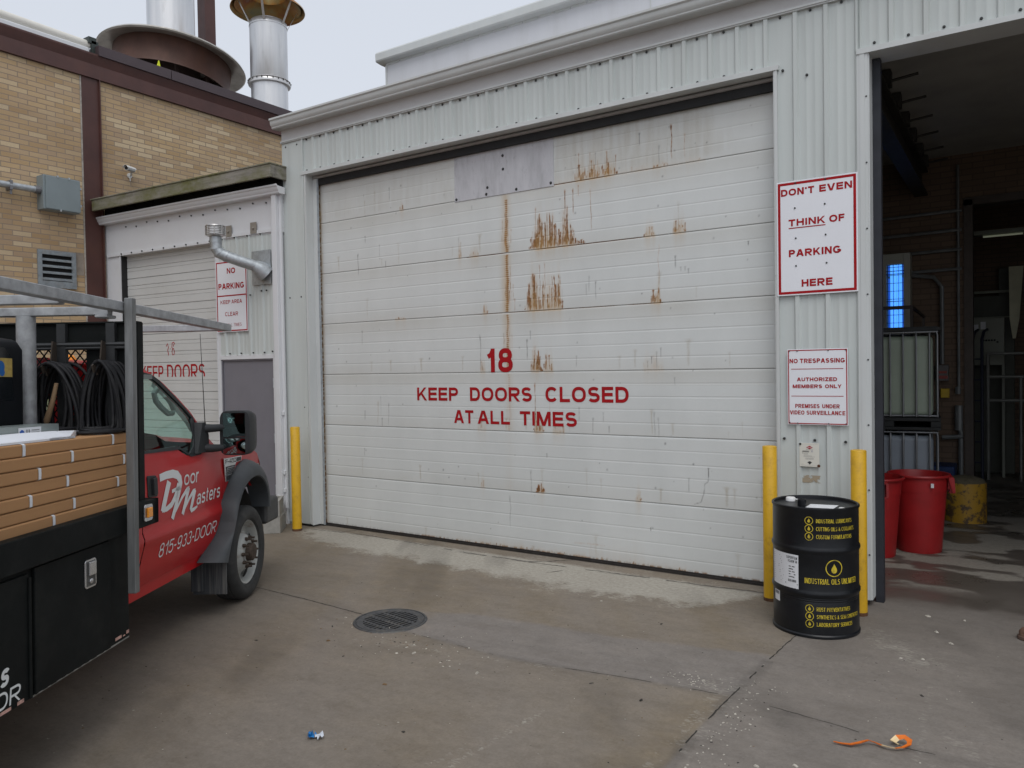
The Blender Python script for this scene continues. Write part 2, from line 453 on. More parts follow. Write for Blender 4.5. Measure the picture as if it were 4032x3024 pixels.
def make_ground():
    step = .025
    xs = np.arange(-5.0, 10.0 + 1e-6, step); ys = np.arange(-8.0, 10.0 + 1e-6, step)
    X, Y = np.meshgrid(xs, ys); nx, ny = len(xs), len(ys)
    n1 = vnoise(X + 9, Y + 9, 1.3, 1, 4); n2 = vnoise(X, Y + 20, .22, 2, 3); n3 = vnoise(X + 5, Y + 5, .07, 3, 2)
    # wandering streaks from tyre traffic, running towards the left door
    sx = (X * .84 + Y * .54); sy = (-X * .54 + Y * .84)
    n4 = vnoise(sx * 3.2 + 40, sy * .55 + 40, 1.0, 4, 3)
    # pale dried band before the door
    edge = np.interp(X, [-1.2, .1, .5, 1.2, 2.05, 2.7, 3.5, 3.9, 4.45, 4.85, 5.1, 5.3, 5.45], [-.45, -.62, -.75, -.9, -.93, -.95, -1.0, -1.1, -1.02, -.95, -.83, -.49, -.3])
    salt = sstep(edge - .10, edge + .34, Y + (n2 - .5) * .30 + (n3 - .5) * .22) * sstep(-.16, -.30, Y + (n2 - .5) * .1)
    salt *= sstep(-.3, .25, X + (n2 - .5) * .4) * sstep(5.5, 5.2, X + (n2 - .5) * .2)
    apron = sstep(-.36, -.27, Y) * sstep(.06, 0, Y) * sstep(-.2, .1, X) * sstep(5.5, 5.3, X)
    salt = np.clip(salt * (.74 + .50 * n1) + apron * .45 * n2, 0, 1)
    # chips swept against the joints and beside the drum
    jB = [(5.80, -1.0), (5.77, -1.33), (5.71, -2.31), (5.69, -2.8), (5.69, -3.3), (5.66, -8)]
    salt = np.maximum(salt, .34 * np.exp(-(np.maximum(X - np.interp(-Y, [-p[1] for p in jB], [p[0] for p in jB]), 0) / .10) ** 2) * (X > 5.6) * sstep(-1.6, -2.2, Y) * (n3 > .45))
    salt = np.maximum(salt, .46 * np.exp(-((seg_dist(X, Y, [(6.0, -.75), (6.25, -.85), (6.6, -1.2)])) / .17) ** 2) * (.4 + n3))
    salt = np.maximum(salt, .36 * np.exp(-((seg_dist(X, Y, [(3.2, -2.75), (3.9, -2.55), (4.6, -2.5)])) / .12) ** 2) * (n3 > .6))
    salt = np.maximum(salt, .42 * np.exp(-((seg_dist(X, Y, [(5.35, -2.2), (5.68, -2.2)])) / .13) ** 2) * (n3 > .5))
    # faint scrapes
    for (a, b, wd, s) in (((4.9, -3.0), (4.75, -4.4), .03, .5), ((4.82, -3.3), (4.6, -4.5), .05, .35), ((6.65, -1.6), (6.68, -2.6), .04, .35), ((6.75, -2.2), (7.0, -2.45), .05, .4), ((6.5, -2.1), (6.9, -2.9), .04, .3)):
        salt = np.maximum(salt, s * np.exp(-(seg_dist(X, Y, [a, b]) / wd) ** 2) * (.3 + n3))
    # tan and grey fields
    te = np.interp(X, [1.0, 3.27, 3.6, 4.1, 4.7, 5.3, 5.7], [-2.3, -2.03, -1.86, -1.82, -1.78, -1.66, -1.6])
    jA = [(-5, -2.1), (1.55, -2.23), (2.14, -2.25), (2.84, -2.3), (3.3, -2.42), (4.31, -2.48), (4.7, -2.43), (5.07, -2.37), (5.7, -2.3), (5.93, -2.32), (6.3, -2.37), (6.62, -2.45), (7.2, -2.45), (10, -2.5)]
    ja = np.interp(X, [p[0] for p in jA], [p[1] for p in jA])
    north = sstep(te - .02, te + .05, Y + (n3 - .5) * .06)
    south = sstep(ja + .02, ja - .02, Y)
    west = sstep(3.4, 3.0, X + (n2 - .5) * .6)
    jbx = np.interp(-Y, [-p[1] for p in jB], [p[0] for p in jB])
    inpan = sstep(jbx + .01, jbx - .01, X)
    tan = np.clip(np.maximum(np.maximum(north * .95, south * .70), west * .8) * inpan * (.55 + .7 * n1) * (.45 + .9 * n4), 0, 1)
    tan = np.clip(tan + (1 - inpan) * .22 * n1, 0, 1)
    rim = np.exp(-((X - (jbx - .10)) / .14) ** 2) * inpan * sstep(-2.2, -2.6, Y)
    tan = np.clip(tan + rim * .5, 0, 1)
    # dark: joints, cracks, oil
    wob = (n3 - .5) * .02
    def line(pts, wd, s): return s * sstep(wd, wd * .35, seg_dist(X + wob, Y + wob, pts))
    dark = line(jA, .05, .22) * (n2 > .4)
    dark = np.maximum(dark, line(jB, .06, .35) * (n2 > .4))
    ck = [(-.1, -.3), (.19, -.25), (.84, -.19), (1.3, -.22), (1.82, -.25), (2.4, -.31), (2.86, -.30), (3.16, -.31), (3.43, -.29), (4.19, -.26), (4.78, -.25), (5.4, -.2)]
    dark = np.maximum(dark, line(ck, .05, .35) * (n2 > .45))
    # the saw-cut joints and cracks themselves: thin wandering strips
    jv, jq = [], []; rj = random.Random(17)
    def crack(pts, w0, w1, skip=0.0, amp=.006):
        for (ax, ay), (bx, by) in zip(pts[:-1], pts[1:]):
            L = math.hypot(bx - ax, by - ay); k = max(2, int(L / .03)); nx_, ny_ = -(by - ay) / L, (bx - ax) / L; prev = None; gap = 0
            for i in range(k + 1):
                f = i / k; o = (rj.random() - .5) * amp * (0 if i in (0, k) else 1); wd = rj.uniform(w0, w1) / 2; x, y = ax + (bx - ax) * f + nx_ * o, ay + (by - ay) * f + ny_ * o
                c = len(jv); jv.extend([(x + nx_ * wd, y + ny_ * wd, .0015), (x - nx_ * wd, y - ny_ * wd, .0015)])
                gap = gap - 1 if gap > 0 else (rj.randint(2, 9) if rj.random() < skip else 0)
                if prev is not None and not gap: jq.append((prev, prev + 1, c + 1, c))
                prev = c
    crack(jA[:4], .006, .012); crack(jA[4:9], .002, .006, .14); crack(jA[9:], .002, .005, .12); crack(jB, .004, .011, .07)
    crack(ck, .005, .016, .07, .016); crack([(.55, -.04), (.45, -.24)], .008, .016); crack([(3.45, -.02), (3.3, -.16), (3.1, -.3)], .008, .02, 0, .02); crack([(3.55, -.42), (3.42, -.6)], .006, .014, .1, .02)
    dark = np.maximum(dark, .45 * np.exp(-(seg_dist(X, Y, [(.9, -.27), (1.5, -.28), (2.3, -.3), (3.2, -.33)]) / .05) ** 2) * (n2 > .55))
    dark = np.maximum(dark, .75 * sstep(-.26, -.10, Y) * sstep(.1, -.1, X) * sstep(-1.2, -.8, X))           # darker by the corner
    dark = np.maximum(dark, .55 * np.exp(-((X - 6.05) / .10) ** 2 - ((Y + 2.36) / .05) ** 2) * (n3 > .35))    # oil spot on the joint
    dark = np.maximum(dark, .40 * sstep(.42, .72, n4) * sstep(.36, .62, n1))
    dark = np.maximum(dark, .26 * sstep(2.6, 1.0, X + .45 * (Y + 2)) * (.5 + n4))
    dark = np.maximum(dark, .5 * sstep(.02, .0, Y) * sstep(-.05, -.01, Y) * (X > 0) * (X < 5.45))
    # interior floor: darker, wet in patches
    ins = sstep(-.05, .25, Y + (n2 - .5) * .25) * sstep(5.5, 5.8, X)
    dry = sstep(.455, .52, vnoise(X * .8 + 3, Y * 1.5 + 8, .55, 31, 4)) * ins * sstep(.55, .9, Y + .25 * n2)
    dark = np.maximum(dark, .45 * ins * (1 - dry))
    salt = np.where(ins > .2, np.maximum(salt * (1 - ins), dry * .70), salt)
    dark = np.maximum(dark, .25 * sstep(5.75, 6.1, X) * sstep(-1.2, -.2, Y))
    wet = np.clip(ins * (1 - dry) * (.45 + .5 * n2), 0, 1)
    Z = np.zeros_like(X)
    # concrete crown of the two panels: joint grooves really dip
    verts = np.stack([X.ravel(), Y.ravel(), Z.ravel()], -1)
    idx = np.arange(nx * ny).reshape(ny, nx)
    q = np.stack([idx[:-1, :-1], idx[:-1, 1:], idx[1:, 1:], idx[1:, :-1]], -1).reshape(-1, 4)
    cx = X[:-1, :-1].ravel() + step / 2; cy = Y[:-1, :-1].ravel() + step / 2
    q = q[np.hypot(cx - 3.13, cy + 2.30) > .235]
    # the outer sheet, reaching the horizon
    n0 = len(verts); B = 150
    ov = np.array([(-B, -B, 0), (B, -B, 0), (B, -8, 0), (-B, -8, 0), (-B, 10, 0), (B, 10, 0), (B, B, 0), (-B, B, 0), (-5, -8, 0), (-5, 10, 0), (10, -8, 0), (10, 10, 0)], float)
    oq = np.array([(0, 1, 2, 3), (4, 5, 6, 7), (3, 8, 9, 4), (10, 2, 5, 11)]) + n0
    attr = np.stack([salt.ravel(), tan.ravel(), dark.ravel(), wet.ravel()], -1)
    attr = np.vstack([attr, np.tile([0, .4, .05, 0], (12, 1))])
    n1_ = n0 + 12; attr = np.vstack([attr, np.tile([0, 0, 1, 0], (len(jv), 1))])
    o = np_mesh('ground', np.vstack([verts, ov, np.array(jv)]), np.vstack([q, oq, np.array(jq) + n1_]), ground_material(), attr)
    o.data.materials.append(pm('joint_grime', (.030, .026, .022), .95, 0, .3, 30))
    mi = np.zeros(len(o.data.polygons), np.int32); mi[len(q) + len(oq):] = 1; o.data.polygons.foreach_set('material_index', mi)
    tag(o, kind='structure')
make_ground()

# ------------------------------------------------------------------ main building
bld = empty('metal_building', (2.7, 0, 0), label='white ribbed metal building with a large closed overhead door and an open bay', cat='building')
def bo(mb, name, m, **k):
    o = mb.build(name, m, bld, **k); o.location = (-2.7, 0, 0); return o

def ribbed(mb, x0, x1, z0, z1, y, first=.076, pitch=.2303, h=.020, dirn=-1):
    """trapezoid-rib sheet facing -y"""
    pts = [(x0, 0)]
    k = math.ceil((x0 - first - .03) / pitch)
    while first + k * pitch < x1 + .03:
        c = first + k * pitch
        for dx, d in ((-.026, 0), (-.014, h), (.014, h), (.026, 0)):
            if x0 < c + dx < x1: pts.append((c + dx, d))
        for f in (.36, .64):
            for dx, d in ((-.012, 0), (-.005, .003), (.005, .003), (.012, 0)):
                xx = c + pitch * f + dx
                if x0 < xx < x1: pts.append((xx, d))
        k += 1
    pts.append((x1, 0)); pts.sort()
    n = len(pts)
    mb.add([(p[0], y + dirn * p[1], z0) for p in pts] + [(p[0], y + dirn * p[1], z1) for p in pts], [(i, i + 1, n + i + 1, n + i) for i in range(n - 1)])

Y0 = -.15
m = MB()
ribbed(m, -.10, 5.45, 4.27, 4.70, Y0); ribbed(m, 5.45, 6.075, .02, 4.70, Y0); ribbed(m, 6.075, 9.9, 4.24, 4.70, Y0); ribbed(m, 9.9, 14, 0, 4.70, Y0)
# left corner post, flat flashing with its overlap
m.box(-.47, -.10, Y0 - .012, Y0 + .1, 2.75, 4.70); m.box(-.472, -.10, Y0 - .016, Y0 + .1, .03, 2.75)
m.box(-.112, -.092, Y0 - .024, Y0, .05, 4.69)
m.box(-.47, -.44, Y0, 9, .0, 4.95)          # return wall along the annex
bo(m, 'wall', CLAD, smooth=30)
# side, back and roof shell
m = MB(); m.box(-.44, -.40, -.05, 9, 0, 4.6); m.box(-.44, 14, 8.9, 9.0, 0, 4.9)
m.box(-.44, 14.1, Y0 + .06, 2.6, 4.93, 4.96); m.box(-.44, 14.1, 2.6, 9.0, 4.86, 4.9)
m.box(14, 14.1, -.1, 9, 0, 4.9)
bo(m, 'roof', FASC)
m = MB(); m.box(-.46, 14, Y0 - .022, Y0 + .05, 4.705, 4.86)
for x in (1.65, 4.7): m.box(x, x + .004, Y0 - .024, Y0 - .02, 4.71, 4.85)
bo(m, 'fascia', FASC)
m = MB()
m.box(-.47, 14, Y0 - .036, Y0, 4.688, 4.704); m.box(-.475, 14, Y0 - .028, Y0 - .001, 4.676, 4.688)
bo(m, 'drip_trim', WHITE)
# K-style gutter
prof = [(-.02, 4.835), (-.125, 4.835), (-.135, 4.845), (-.135, 4.856), (-.150, 4.872), (-.160, 4.895), (-.162, 4.92), (-.178, 4.932), (-.178, 4.952), (-.170, 4.952), (-.168, 4.938), (-.15, 4.93), (-.02, 4.93)]
m = MB(); m.rings([[(-.50, Y0 + p[0], p[1]) for p in prof], [(14, Y0 + p[0], p[1]) for p in prof]], closed=True, cap0=True, cap1=True)
bo(m, 'gutter', WHITE, smooth=30)
# header trim and jambs of the closed doorway
m = MB()
m.box(-.13, 5.475, Y0 - .030, Y0 + .02, 4.245, 4.285)
m.box(-.13, 5.475, Y0 + .02, -.045, 4.245, 4.250)
m.box(-.085, -.060, Y0 - .02, Y0 + .004, .03, 4.245); m.box(-.105, -.085, Y0 - .013, Y0 + .004, .03, 4.245)
m.box(-.060, -.055, Y0 - .018, -.045, .02, 4.245); m.box(-.055, .012, -.055, -.045, .02, 4.245)
m.box(5.432, 5.440, Y0 - .02, -.03, .03, 4.245); m.box(5.440, 5.462, Y0 - .024, Y0 + .004, .03, 4.245)
for z in (1.1, 2.6): m.box(5.431, 5.463, Y0 - .026, Y0 - .02, z, z + .006)
bo(m, 'door_trim', WHITE)
m = MB(); m.box(.012, .020, -.058, -.04, .015, 4.25); m.box(.02, .03, -.050, -.04, .015, 4.25)
bo(m, 'track_angle', GALV)
# trim of the open bay
m = MB()
m.box(6.055, 10, Y0 - .030, Y0 + .02, 4.225, 4.265); m.box(6.055, 10, Y0 + .02, .12, 4.225, 4.230)
m.box(6.075, 6.110, Y0 - .026, Y0 + .005, .05, 4.245); m.box(6.110, 6.132, Y0 - .020, Y0 + .015, .05, 4.225)
m.box(6.132, 6.142, Y0 - .012, .0, .05, 4.225)
m.box(6.055, 6.075, Y0 - .022, Y0 + .004, 0.05, 4.245)
m.box(9.86, 9.9, Y0 - .03, .12, 0, 4.24)
bo(m, 'bay_trim', WHITE)
m = MB(); m.box(6.142, 6.200, -.02, .05, .0, 4.22); m.box(6.15, 6.19, .05, .09, .3, 4.22)
bo(m, 'bay_door_track', pm('dark_track_steel', (.03, .032, .04), .6, .3, .2))
# screw heads
sm_ = MB(); sm_.lathe([(0, -.012), (.7 * .011, -.012), (.011, -.006), (.011, .004)], 8, axis='y'); sm_ = sm_.build('screw', SCREW, bld); SM = [sm_]
def screw(x, z, y=Y0, r=.011):
    o = SM.pop() if SM else sm_.copy()
    if o is not sm_: C.objects.link(o); o.parent = bld
    o.location = (x - 2.7, y, z); o.scale = (r / .011,) * 3
for k in range(-1, 31):
    x = .19 + k * .2303
    screw(x, 4.662)
    if x < 5.4 or x > 6.1: screw(x, 4.296)
for x, z in ((5.69, 4.16), (5.49, 1.274), (5.725, 1.268), (5.954, 1.262), (-.38, 2.79), (-.18, 2.79), (-.40, 4.63), (-.2, 4.63), (-.115, 1.2), (-.12, .6), (-.16, 1.45), (5.505, 4.235), (6.065, 4.235), (-.10, 3.2), (-.11, 1.9), (-.115, .9)): screw(x, z, Y0 - .006)
for z in (.4, .9, 1.4, 1.9, 2.4, 2.9, 3.4, 3.9): screw(6.121, z, Y0 - .018, .007)
t = NT('scuffed_wall_patch'); tp_ = t.n('ShaderNodeBsdfTransparent'); ms_ = t.n('ShaderNodeMixShader')
t.set(Base_Color=(.36, .30, .22), Roughness=.8); t.l(t.math('GREATER_THAN', t.noise(18, 5, .7, (1, 1, 1.6)), .47), ms_.inputs[0]); t.l(tp_.outputs[0], ms_.inputs[1]); t.l(t.p.outputs[0], ms_.inputs[2]); t.l(ms_.outputs[0], t.out.inputs[0])
m = MB(); quad(m, 5.612, 5.765, .925, .985, lambda a, b: (a, Y0 - .0035, b)); bo(m, 'scuff_mark', t.mat)
# raised roof section behind
m = MB(); m.box(-1.15, 14, 2.5, 6, 4.9, 6.66); bo(m, 'upper_wall', pm('upper_white_sheet', (.62, .63, .66), .5, 0, .03, 4, (1, 1, .15), dirt=(.5, .5, .5), damt=.3))
m = MB()
cp = [(2.49, 6.66), (2.39, 6.67), (2.375, 6.69), (2.375, 6.79), (2.39, 6.815), (6.1, 6.83), (6.1, 6.66)]
m.rings([[(-1.25, a, b) for a, b in cp], [(14, a, b) for a, b in cp]], cap0=True, cap1=True)
for x in (3.3,): m.box(x, x + .012, 2.366, 2.40, 6.67, 6.818)
bo(m, 'coping', WHITE)
m = MB()
for k in range(60):
    m.box(-1.1 + k * .25, -1.1 + k * .25 + .235, 2.488, 2.5, 6.63 + .004 * (k % 2), 6.66)
m.box(-1.152, -1.12, 2.49, 2.5, 4.95, 6.63); m.box(3.26, 3.275, 2.494, 2.5, 4.95, 6.63)
bo(m, 'upper_trim', WHITE)
# inside of the open bay
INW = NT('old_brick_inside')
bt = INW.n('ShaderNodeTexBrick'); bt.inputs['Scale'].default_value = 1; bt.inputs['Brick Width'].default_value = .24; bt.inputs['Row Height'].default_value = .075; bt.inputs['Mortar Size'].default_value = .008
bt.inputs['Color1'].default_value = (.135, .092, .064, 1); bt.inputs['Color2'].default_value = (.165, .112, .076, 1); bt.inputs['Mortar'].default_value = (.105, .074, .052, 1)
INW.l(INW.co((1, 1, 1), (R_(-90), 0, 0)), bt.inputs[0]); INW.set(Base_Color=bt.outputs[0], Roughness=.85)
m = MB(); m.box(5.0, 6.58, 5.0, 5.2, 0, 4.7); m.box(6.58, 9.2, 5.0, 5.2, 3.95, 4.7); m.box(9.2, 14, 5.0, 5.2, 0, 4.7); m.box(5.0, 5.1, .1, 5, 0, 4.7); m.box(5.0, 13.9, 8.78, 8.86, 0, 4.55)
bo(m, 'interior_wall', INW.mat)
m = MB(); m.box(5.0, 14, .12, 5.0, 4.55, 4.60); m.box(5, 14, 5.2, 8.9, 4.55, 4.6)
bo(m, 'ceiling', pm('dark_ceiling', (.34, .33, .30), .85, 0, .12, 2))
m = MB(); m.box(6.50, 6.60, 4.97, 5.25, 0, 3.95); m.box(6.5, 9.3, 4.97, 5.25, 3.88, 3.98)
bo(m, 'door_frame', pm('brown_frame_steel', (.07, .055, .045), .6, .2, .2))
m = MB()   # I-beam under the ceiling with hanger rods
m.box(5.94, 6.10, .3, 4.95, 4.06, 4.085); m.box(6.012, 6.026, .3, 4.95, 4.085, 4.36); m.box(5.94, 6.10, .3, 4.95, 4.36, 4.385)
for y in (1.27, 1.99, 2.69, 3.38, 4.12, 4.77): m.tube([(6.02, y, 4.44), (6.34, y, 4.47)], .013, 6); m.box(6.02, 6.12, y - .06, y + .06, 4.40, 4.54)
bo(m, 'ceiling_beam', pm('beam_paint', (.045, .042, .036), .6, .2, .2))
m = MB()
for z in (3.05, 3.3, 3.55, 3.8): m.tube([(5.1, 4.93, z), (6.48, 4.93, z + .02)], .022, 8)
m.tube([(5.1, 4.9, 3.0), (5.9, 4.9, 3.02), (6.16, 4.9, 2.98), (6.255, 4.9, 2.85), (6.255, 4.9, 1.84)], .026, 8)
m.tube([(6.44, 4.93, 4.4), (6.44, 4.93, 1.54)], .018, 8); m.tube([(6.43, 4.92, 1.54), (6.43, 4.92, 1.45)], .035, 8)
m.tube([(6.44, 4.92, 1.3), (6.44, 4.92, .98)], .05, 10); m.tube([(6.46, 4.92, .98), (6.46, 4.92, .2)], .03, 8); m.tube([(6.25, 4.9, .88), (6.48, 4.9, .9)], .03, 8)
bo(m, 'conduit', pm('grey_conduit', (.20, .21, .21), .5, .5, .2))
m = MB(); m.box(6.18, 6.33, 4.86, 4.98, 1.62, 1.83)
o = bo(m, 'switch_box', pm('grey_switch_box', (.13, .12, .115), .5, .2, .2), bevel=.008)
m = MB(); m.box(6.20, 6.32, 4.85, 4.86, 1.65, 1.69); m.box(6.21, 6.31, 4.85, 4.86, 1.72, 1.75); lo = m.build('warning_label', pm('red_label', (.30, .05, .04), .5), o)
m = MB(); m.box(6.235, 6.335, 4.90, 4.98, 1.40, 1.52); bo(m, 'outlet_box', pm('yellow_outlet', (.60, .40, .02), .5), bevel=.006)

# ------------------------------------------------------------------ overhead door (part of the building, its marks are its sub-parts)
def door_material():
    t = NT('white_door_paint')
    at = t.n('ShaderNodeAttribute', attribute_name='wear')
    sp = t.n('ShaderNodeSeparateColor'); t.l(at.outputs['Color'], sp.inputs[0])
    base = t.ramp(t.noise(2.2, 5, .6, (1, 1, .4)), [(.3, (.595, .615, .605)), (.7, (.655, .675, .665))])
    fine = t.noise(90, 4, .7, (1, 1, .5))
    rustc = t.ramp(t.noise(38, 4, .7, (1, 1, .35)), [(.32, (.040, .014, .006)), (.5, (.15, .050, .014)), (.70, (.34, .15, .045))])
    c = t.mix(t.math('MULTIPLY', sp.outputs[1], t.math('ADD', .55, t.math('MULTIPLY', fine, .8)), True), base, (.36, .315, .235))
    rf = t.math('MULTIPLY', sp.outputs[0], t.math('ADD', .45, t.math('MULTIPLY', t.noise(70, 3, .6, (1, 1, .2)), 1.5)), True)
    c = t.mix(t.ramp(rf, [(.05, (0, 0, 0)), (.70, (.55,) * 3)]), c, (.42, .195, .058))
    c = t.mix(t.ramp(rf, [(.26, (0, 0, 0)), (.80, (1, 1, 1))]), c, rustc)
    c = t.mix(sp.outputs[2], c, (.045, .042, .040))
    c = t.mix(t.math('MULTIPLY', at.outputs['Alpha'], t.math('ADD', .30, t.math('MULTIPLY', t.noise(45, 4, .65, (1, 1, .12)), .75)), True), c, (.46, .285, .10))
    t.set(Base_Color=c, Roughness=t.math('ADD', .42, t.math('MULTIPLY', sp.outputs[0], .4), True))
    t.bump(t.noise(60, 3, .5), .04, .003)
    return t.mat

def make_door():
    W0, W1, P = -.03, 5.42, .6096
    xs = np.linspace(W0, W1, 900)
    zs, dep = [], []
    for k in range(7):
        b = k * P
        prof = [(.000, .010), (.0025, .003), (.007, 0)]
        for g in range(1, 5):
            c = g * P / 5
            prof += [(c - .009, 0), (c - .004, .0010), (c + .002, .0014), (c + .006, .0003), (c + .010, 0)]
        prof += [(P - .005, 0), (P - .0012, .002), (P - .0004, .010)]
        pz = [p[0] for p in prof]; pd = [p[1] for p in prof]
        z = np.unique(np.concatenate([pz, np.arange(.012, P - .012, .0105)])); z = z[np.insert(np.diff(z) > .0004, 0, True)]
        zs.append(b + z); dep.append(np.interp(z, pz, pd))
    zs = np.concatenate(zs) + .012; dep = np.concatenate(dep)
    X, Z = np.meshgrid(xs, zs); D = np.repeat(dep[:, None], len(xs), 1)
    n1 = vnoise(X + 3, Z + 3, .5, 11, 3); n2 = vnoise(X + 3, Z * .12 + 3, .03, 12, 2); n3 = vnoise(X + 7, Z + 7, .02, 13, 2); nw = vnoise(X * .2 + 7, Z + 7, .12, 14, 2)
    D = D - .002 * n1                      # the skin is not quite flat
    rust = np.zeros_like(X); dirt = np.zeros_like(X); spot = np.zeros_like(X); glow = np.zeros_like(X)
    rg = random.Random(5)
    def streak(ch, x, zt, zb, wd, s, head=True):
        i0, i1 = np.searchsorted(zs, zb - .02), np.searchsorted(zs, zt + .02); j0, j1 = np.searchsorted(xs, x - wd * 3 - .01), np.searchsorted(xs, x + wd * 3 + .01)
        if i1 <= i0 or j1 <= j0: return
        xx = X[i0:i1, j0:j1]; zz = Z[i0:i1, j0:j1]; h = max(zt - zb, .01); u = (zz - zb) / h
        off = (nw[i0:i1, j0:j1] - .5) * .02 * min(1, h * 3)
        prof = np.clip(u / .22 + .15, 0, 1) * np.clip((1 - u) / .12, 0, 1)
        ww = wd * (1.5 - .75 * u) if not head else wd * (.7 + 1.1 * sstep(.75, .95, u))
        v = s * np.exp(-((xx - x + off) / ww) ** 2) * prof * (.45 + .8 * n3[i0:i1, j0:j1])
        ch[i0:i1, j0:j1] = np.maximum(ch[i0:i1, j0:j1], v)
    def seam(z): return round(z / P) * P + .012
    def cluster(x0, x1, z, hmax, n, s, peaks=None, w0=.004, w1=.009):
        zb = seam(z) + .004
        xa = X[0]; env = np.ones_like(xa)
        if peaks:
            env = np.max([np.exp(-((xa - q_) / .085) ** 2) * rg.uniform(.7, 1) for q_ in peaks], 0) * .85 + .12
        env = env * sstep(x0 - .02, x0 + .03, xa) * sstep(x1 + .02, x1 - .03, xa) * (.45 + .9 * vnoise(xa * 1.0, xa * 0 + z, .045, 41, 2))
        for _ in range(n):
            x = rg.uniform(x0, x1); e = float(np.interp(x, xa, env))
            h = hmax * min(1, e * rg.choice((.25, .35, .5, .6, .8, 1.0, 1.25))); o = rg.choice((0, 0, .04, .10, .2, .35, .55))
            streak(rust, x, zb + h, zb + o * h, rg.uniform(w0 * .6, w1), s * rg.choice((.35, .5, .7, 1)), rg.random() < .5)
        # soft stain behind the streaks, running on below the seam
        hh = np.maximum(hmax * env[None, :] * .8, .004)
        np.maximum(glow, .95 * s * np.clip(env[None, :] * 1.3, 0, 1) * np.exp(-(np.maximum(Z - zb, 0) / hh) ** 1.5) * (Z > zb - .012) * (.35 + .8 * n2), out=glow)
        np.maximum(glow, .34 * s * env[None, :] * np.exp(-((zb - Z) / .11) ** 2) * (Z < zb) * (.3 + n2), out=glow)
    s6, s5, s4, s3, s2, s1 = [P * k for k in (6, 5, 4, 3, 2, 1)]
    cluster(3.50, 3.97, s6, .18, 66, 1.0, [3.57, 3.72, 3.86])
    cluster(2.98, 3.62, s5, .36, 190, 1.0, [3.10, 3.22, 3.40])
    cluster(3.30, 3.50, s5, .46, 50, .95, [3.38], .004, .007)
    cluster(4.22, 4.33, s5, .09, 12, .9); cluster(4.50, 4.62, s5, .12, 26, .85)
    cluster(2.92, 3.36, s4, .38, 110, .95, [3.01, 3.10, 3.20, 3.28]); cluster(4.28, 4.38, s4, .14, 30, .95)
    cluster(2.98, 3.12, s3, .28, 60, .9, [3.02]); cluster(3.13, 3.24, s3, .18, 16, .7); cluster(4.2, 4.4, s3, .15, 10, .35)
    cluster(3.0, 3.12, s2, .22, 36, .85, [3.05]); cluster(3.22, 3.36, s2, .12, 16, .6); cluster(2.3, 2.42, s2, .1, 8, .4)
    cluster(3.02, 3.12, s1, .17, 46, .95, [3.06]); cluster(2.33, 2.39, s1, .17, 10, .4); cluster(4.1, 4.16, s1, .12, 10, .6)
    cluster(1.28, 1.34, s6, .10, 10, .7); cluster(2.08, 2.13, s5, .17, 10, .6); cluster(2.24, 2.36, s5, .1, 12, .55)
    cluster(2.40, 2.47, s4, .1, 10, .6); cluster(1.18, 1.34, s4, .03, 8, .6); cluster(2.35, 2.42, s3, .2, 10, .5)
    cluster(4.30, 4.46, s6, .06, 12, .6)
    cluster(2.6, 4.8, s6, .05, 40, .35); cluster(.3, 5.2, .02, .03, 150, .35, None, .006, .016); cluster(2.0, 3.6, .02, .05, 70, .7); cluster(3.6, 4.6, .02, .05, 40, .6)
    cluster(3.6, 4.2, .02, .18, 12, .22)
    for x, zt, zb, s in ((4.50, 4.05, 3.72, .8), (3.56, 3.95, 3.70, .55), (3.68, 3.93, 3.8, .45), (3.86, 3.92, 3.72, .7), (3.95, 3.87, 3.72, .5), (3.40, 3.62, 3.36, .95), (3.49, 3.62, 3.34, .7), (3.55, 3.64, 3.52, .6), (3.68, 3.6, 3.15, .55), (3.06, 3.5, 3.10, .5), (3.12, 3.3, 3.1, .6),
                       (4.36, 3.0, 2.45, .35), (3.10, 2.93, 2.5, .6), (3.16, 2.95, 2.6, .4), (2.8, 2.6, 2.45, .5), (3.02, 1.75, 1.3, .7), (3.19, 1.72, 1.3, .4), (4.62, 3.95, 3.7, .4)):
        streak(rust, x, zt, zb, .006, s)
    # the long vertical rust line and its halo
    for k in range(7):
        lo, hi = seam(k * P) + .01, seam((k + 1) * P) - .01
        st = [.0, .10, .5, .72, .95, 1.0, 0][k]
        if st == 0: continue
        a = np.exp(-((X - 2.71 + (nw - .5) * .03) / (.007 + .012 * st)) ** 2)
        d = (np.sin(Z * 2 * PI / .021) * .5 + .5) * .7 + .5
        rust = np.maximum(rust, st * a * d * (.35 + n1 * .9) * (Z > lo) * (Z < hi) * (Z < 3.60))
        glow = np.maximum(glow, .75 * st * np.exp(-((X - 2.70 + (n1 - .5) * .05) / .05) ** 2) * (Z > lo) * (Z < hi) * (.4 + n1))
        for _ in range(int(10 * st)):
            streak(rust, 2.71 + rg.gauss(0, .035), lo + rg.uniform(.1, .5), lo + rg.uniform(0, .1), .004, .5 * st)
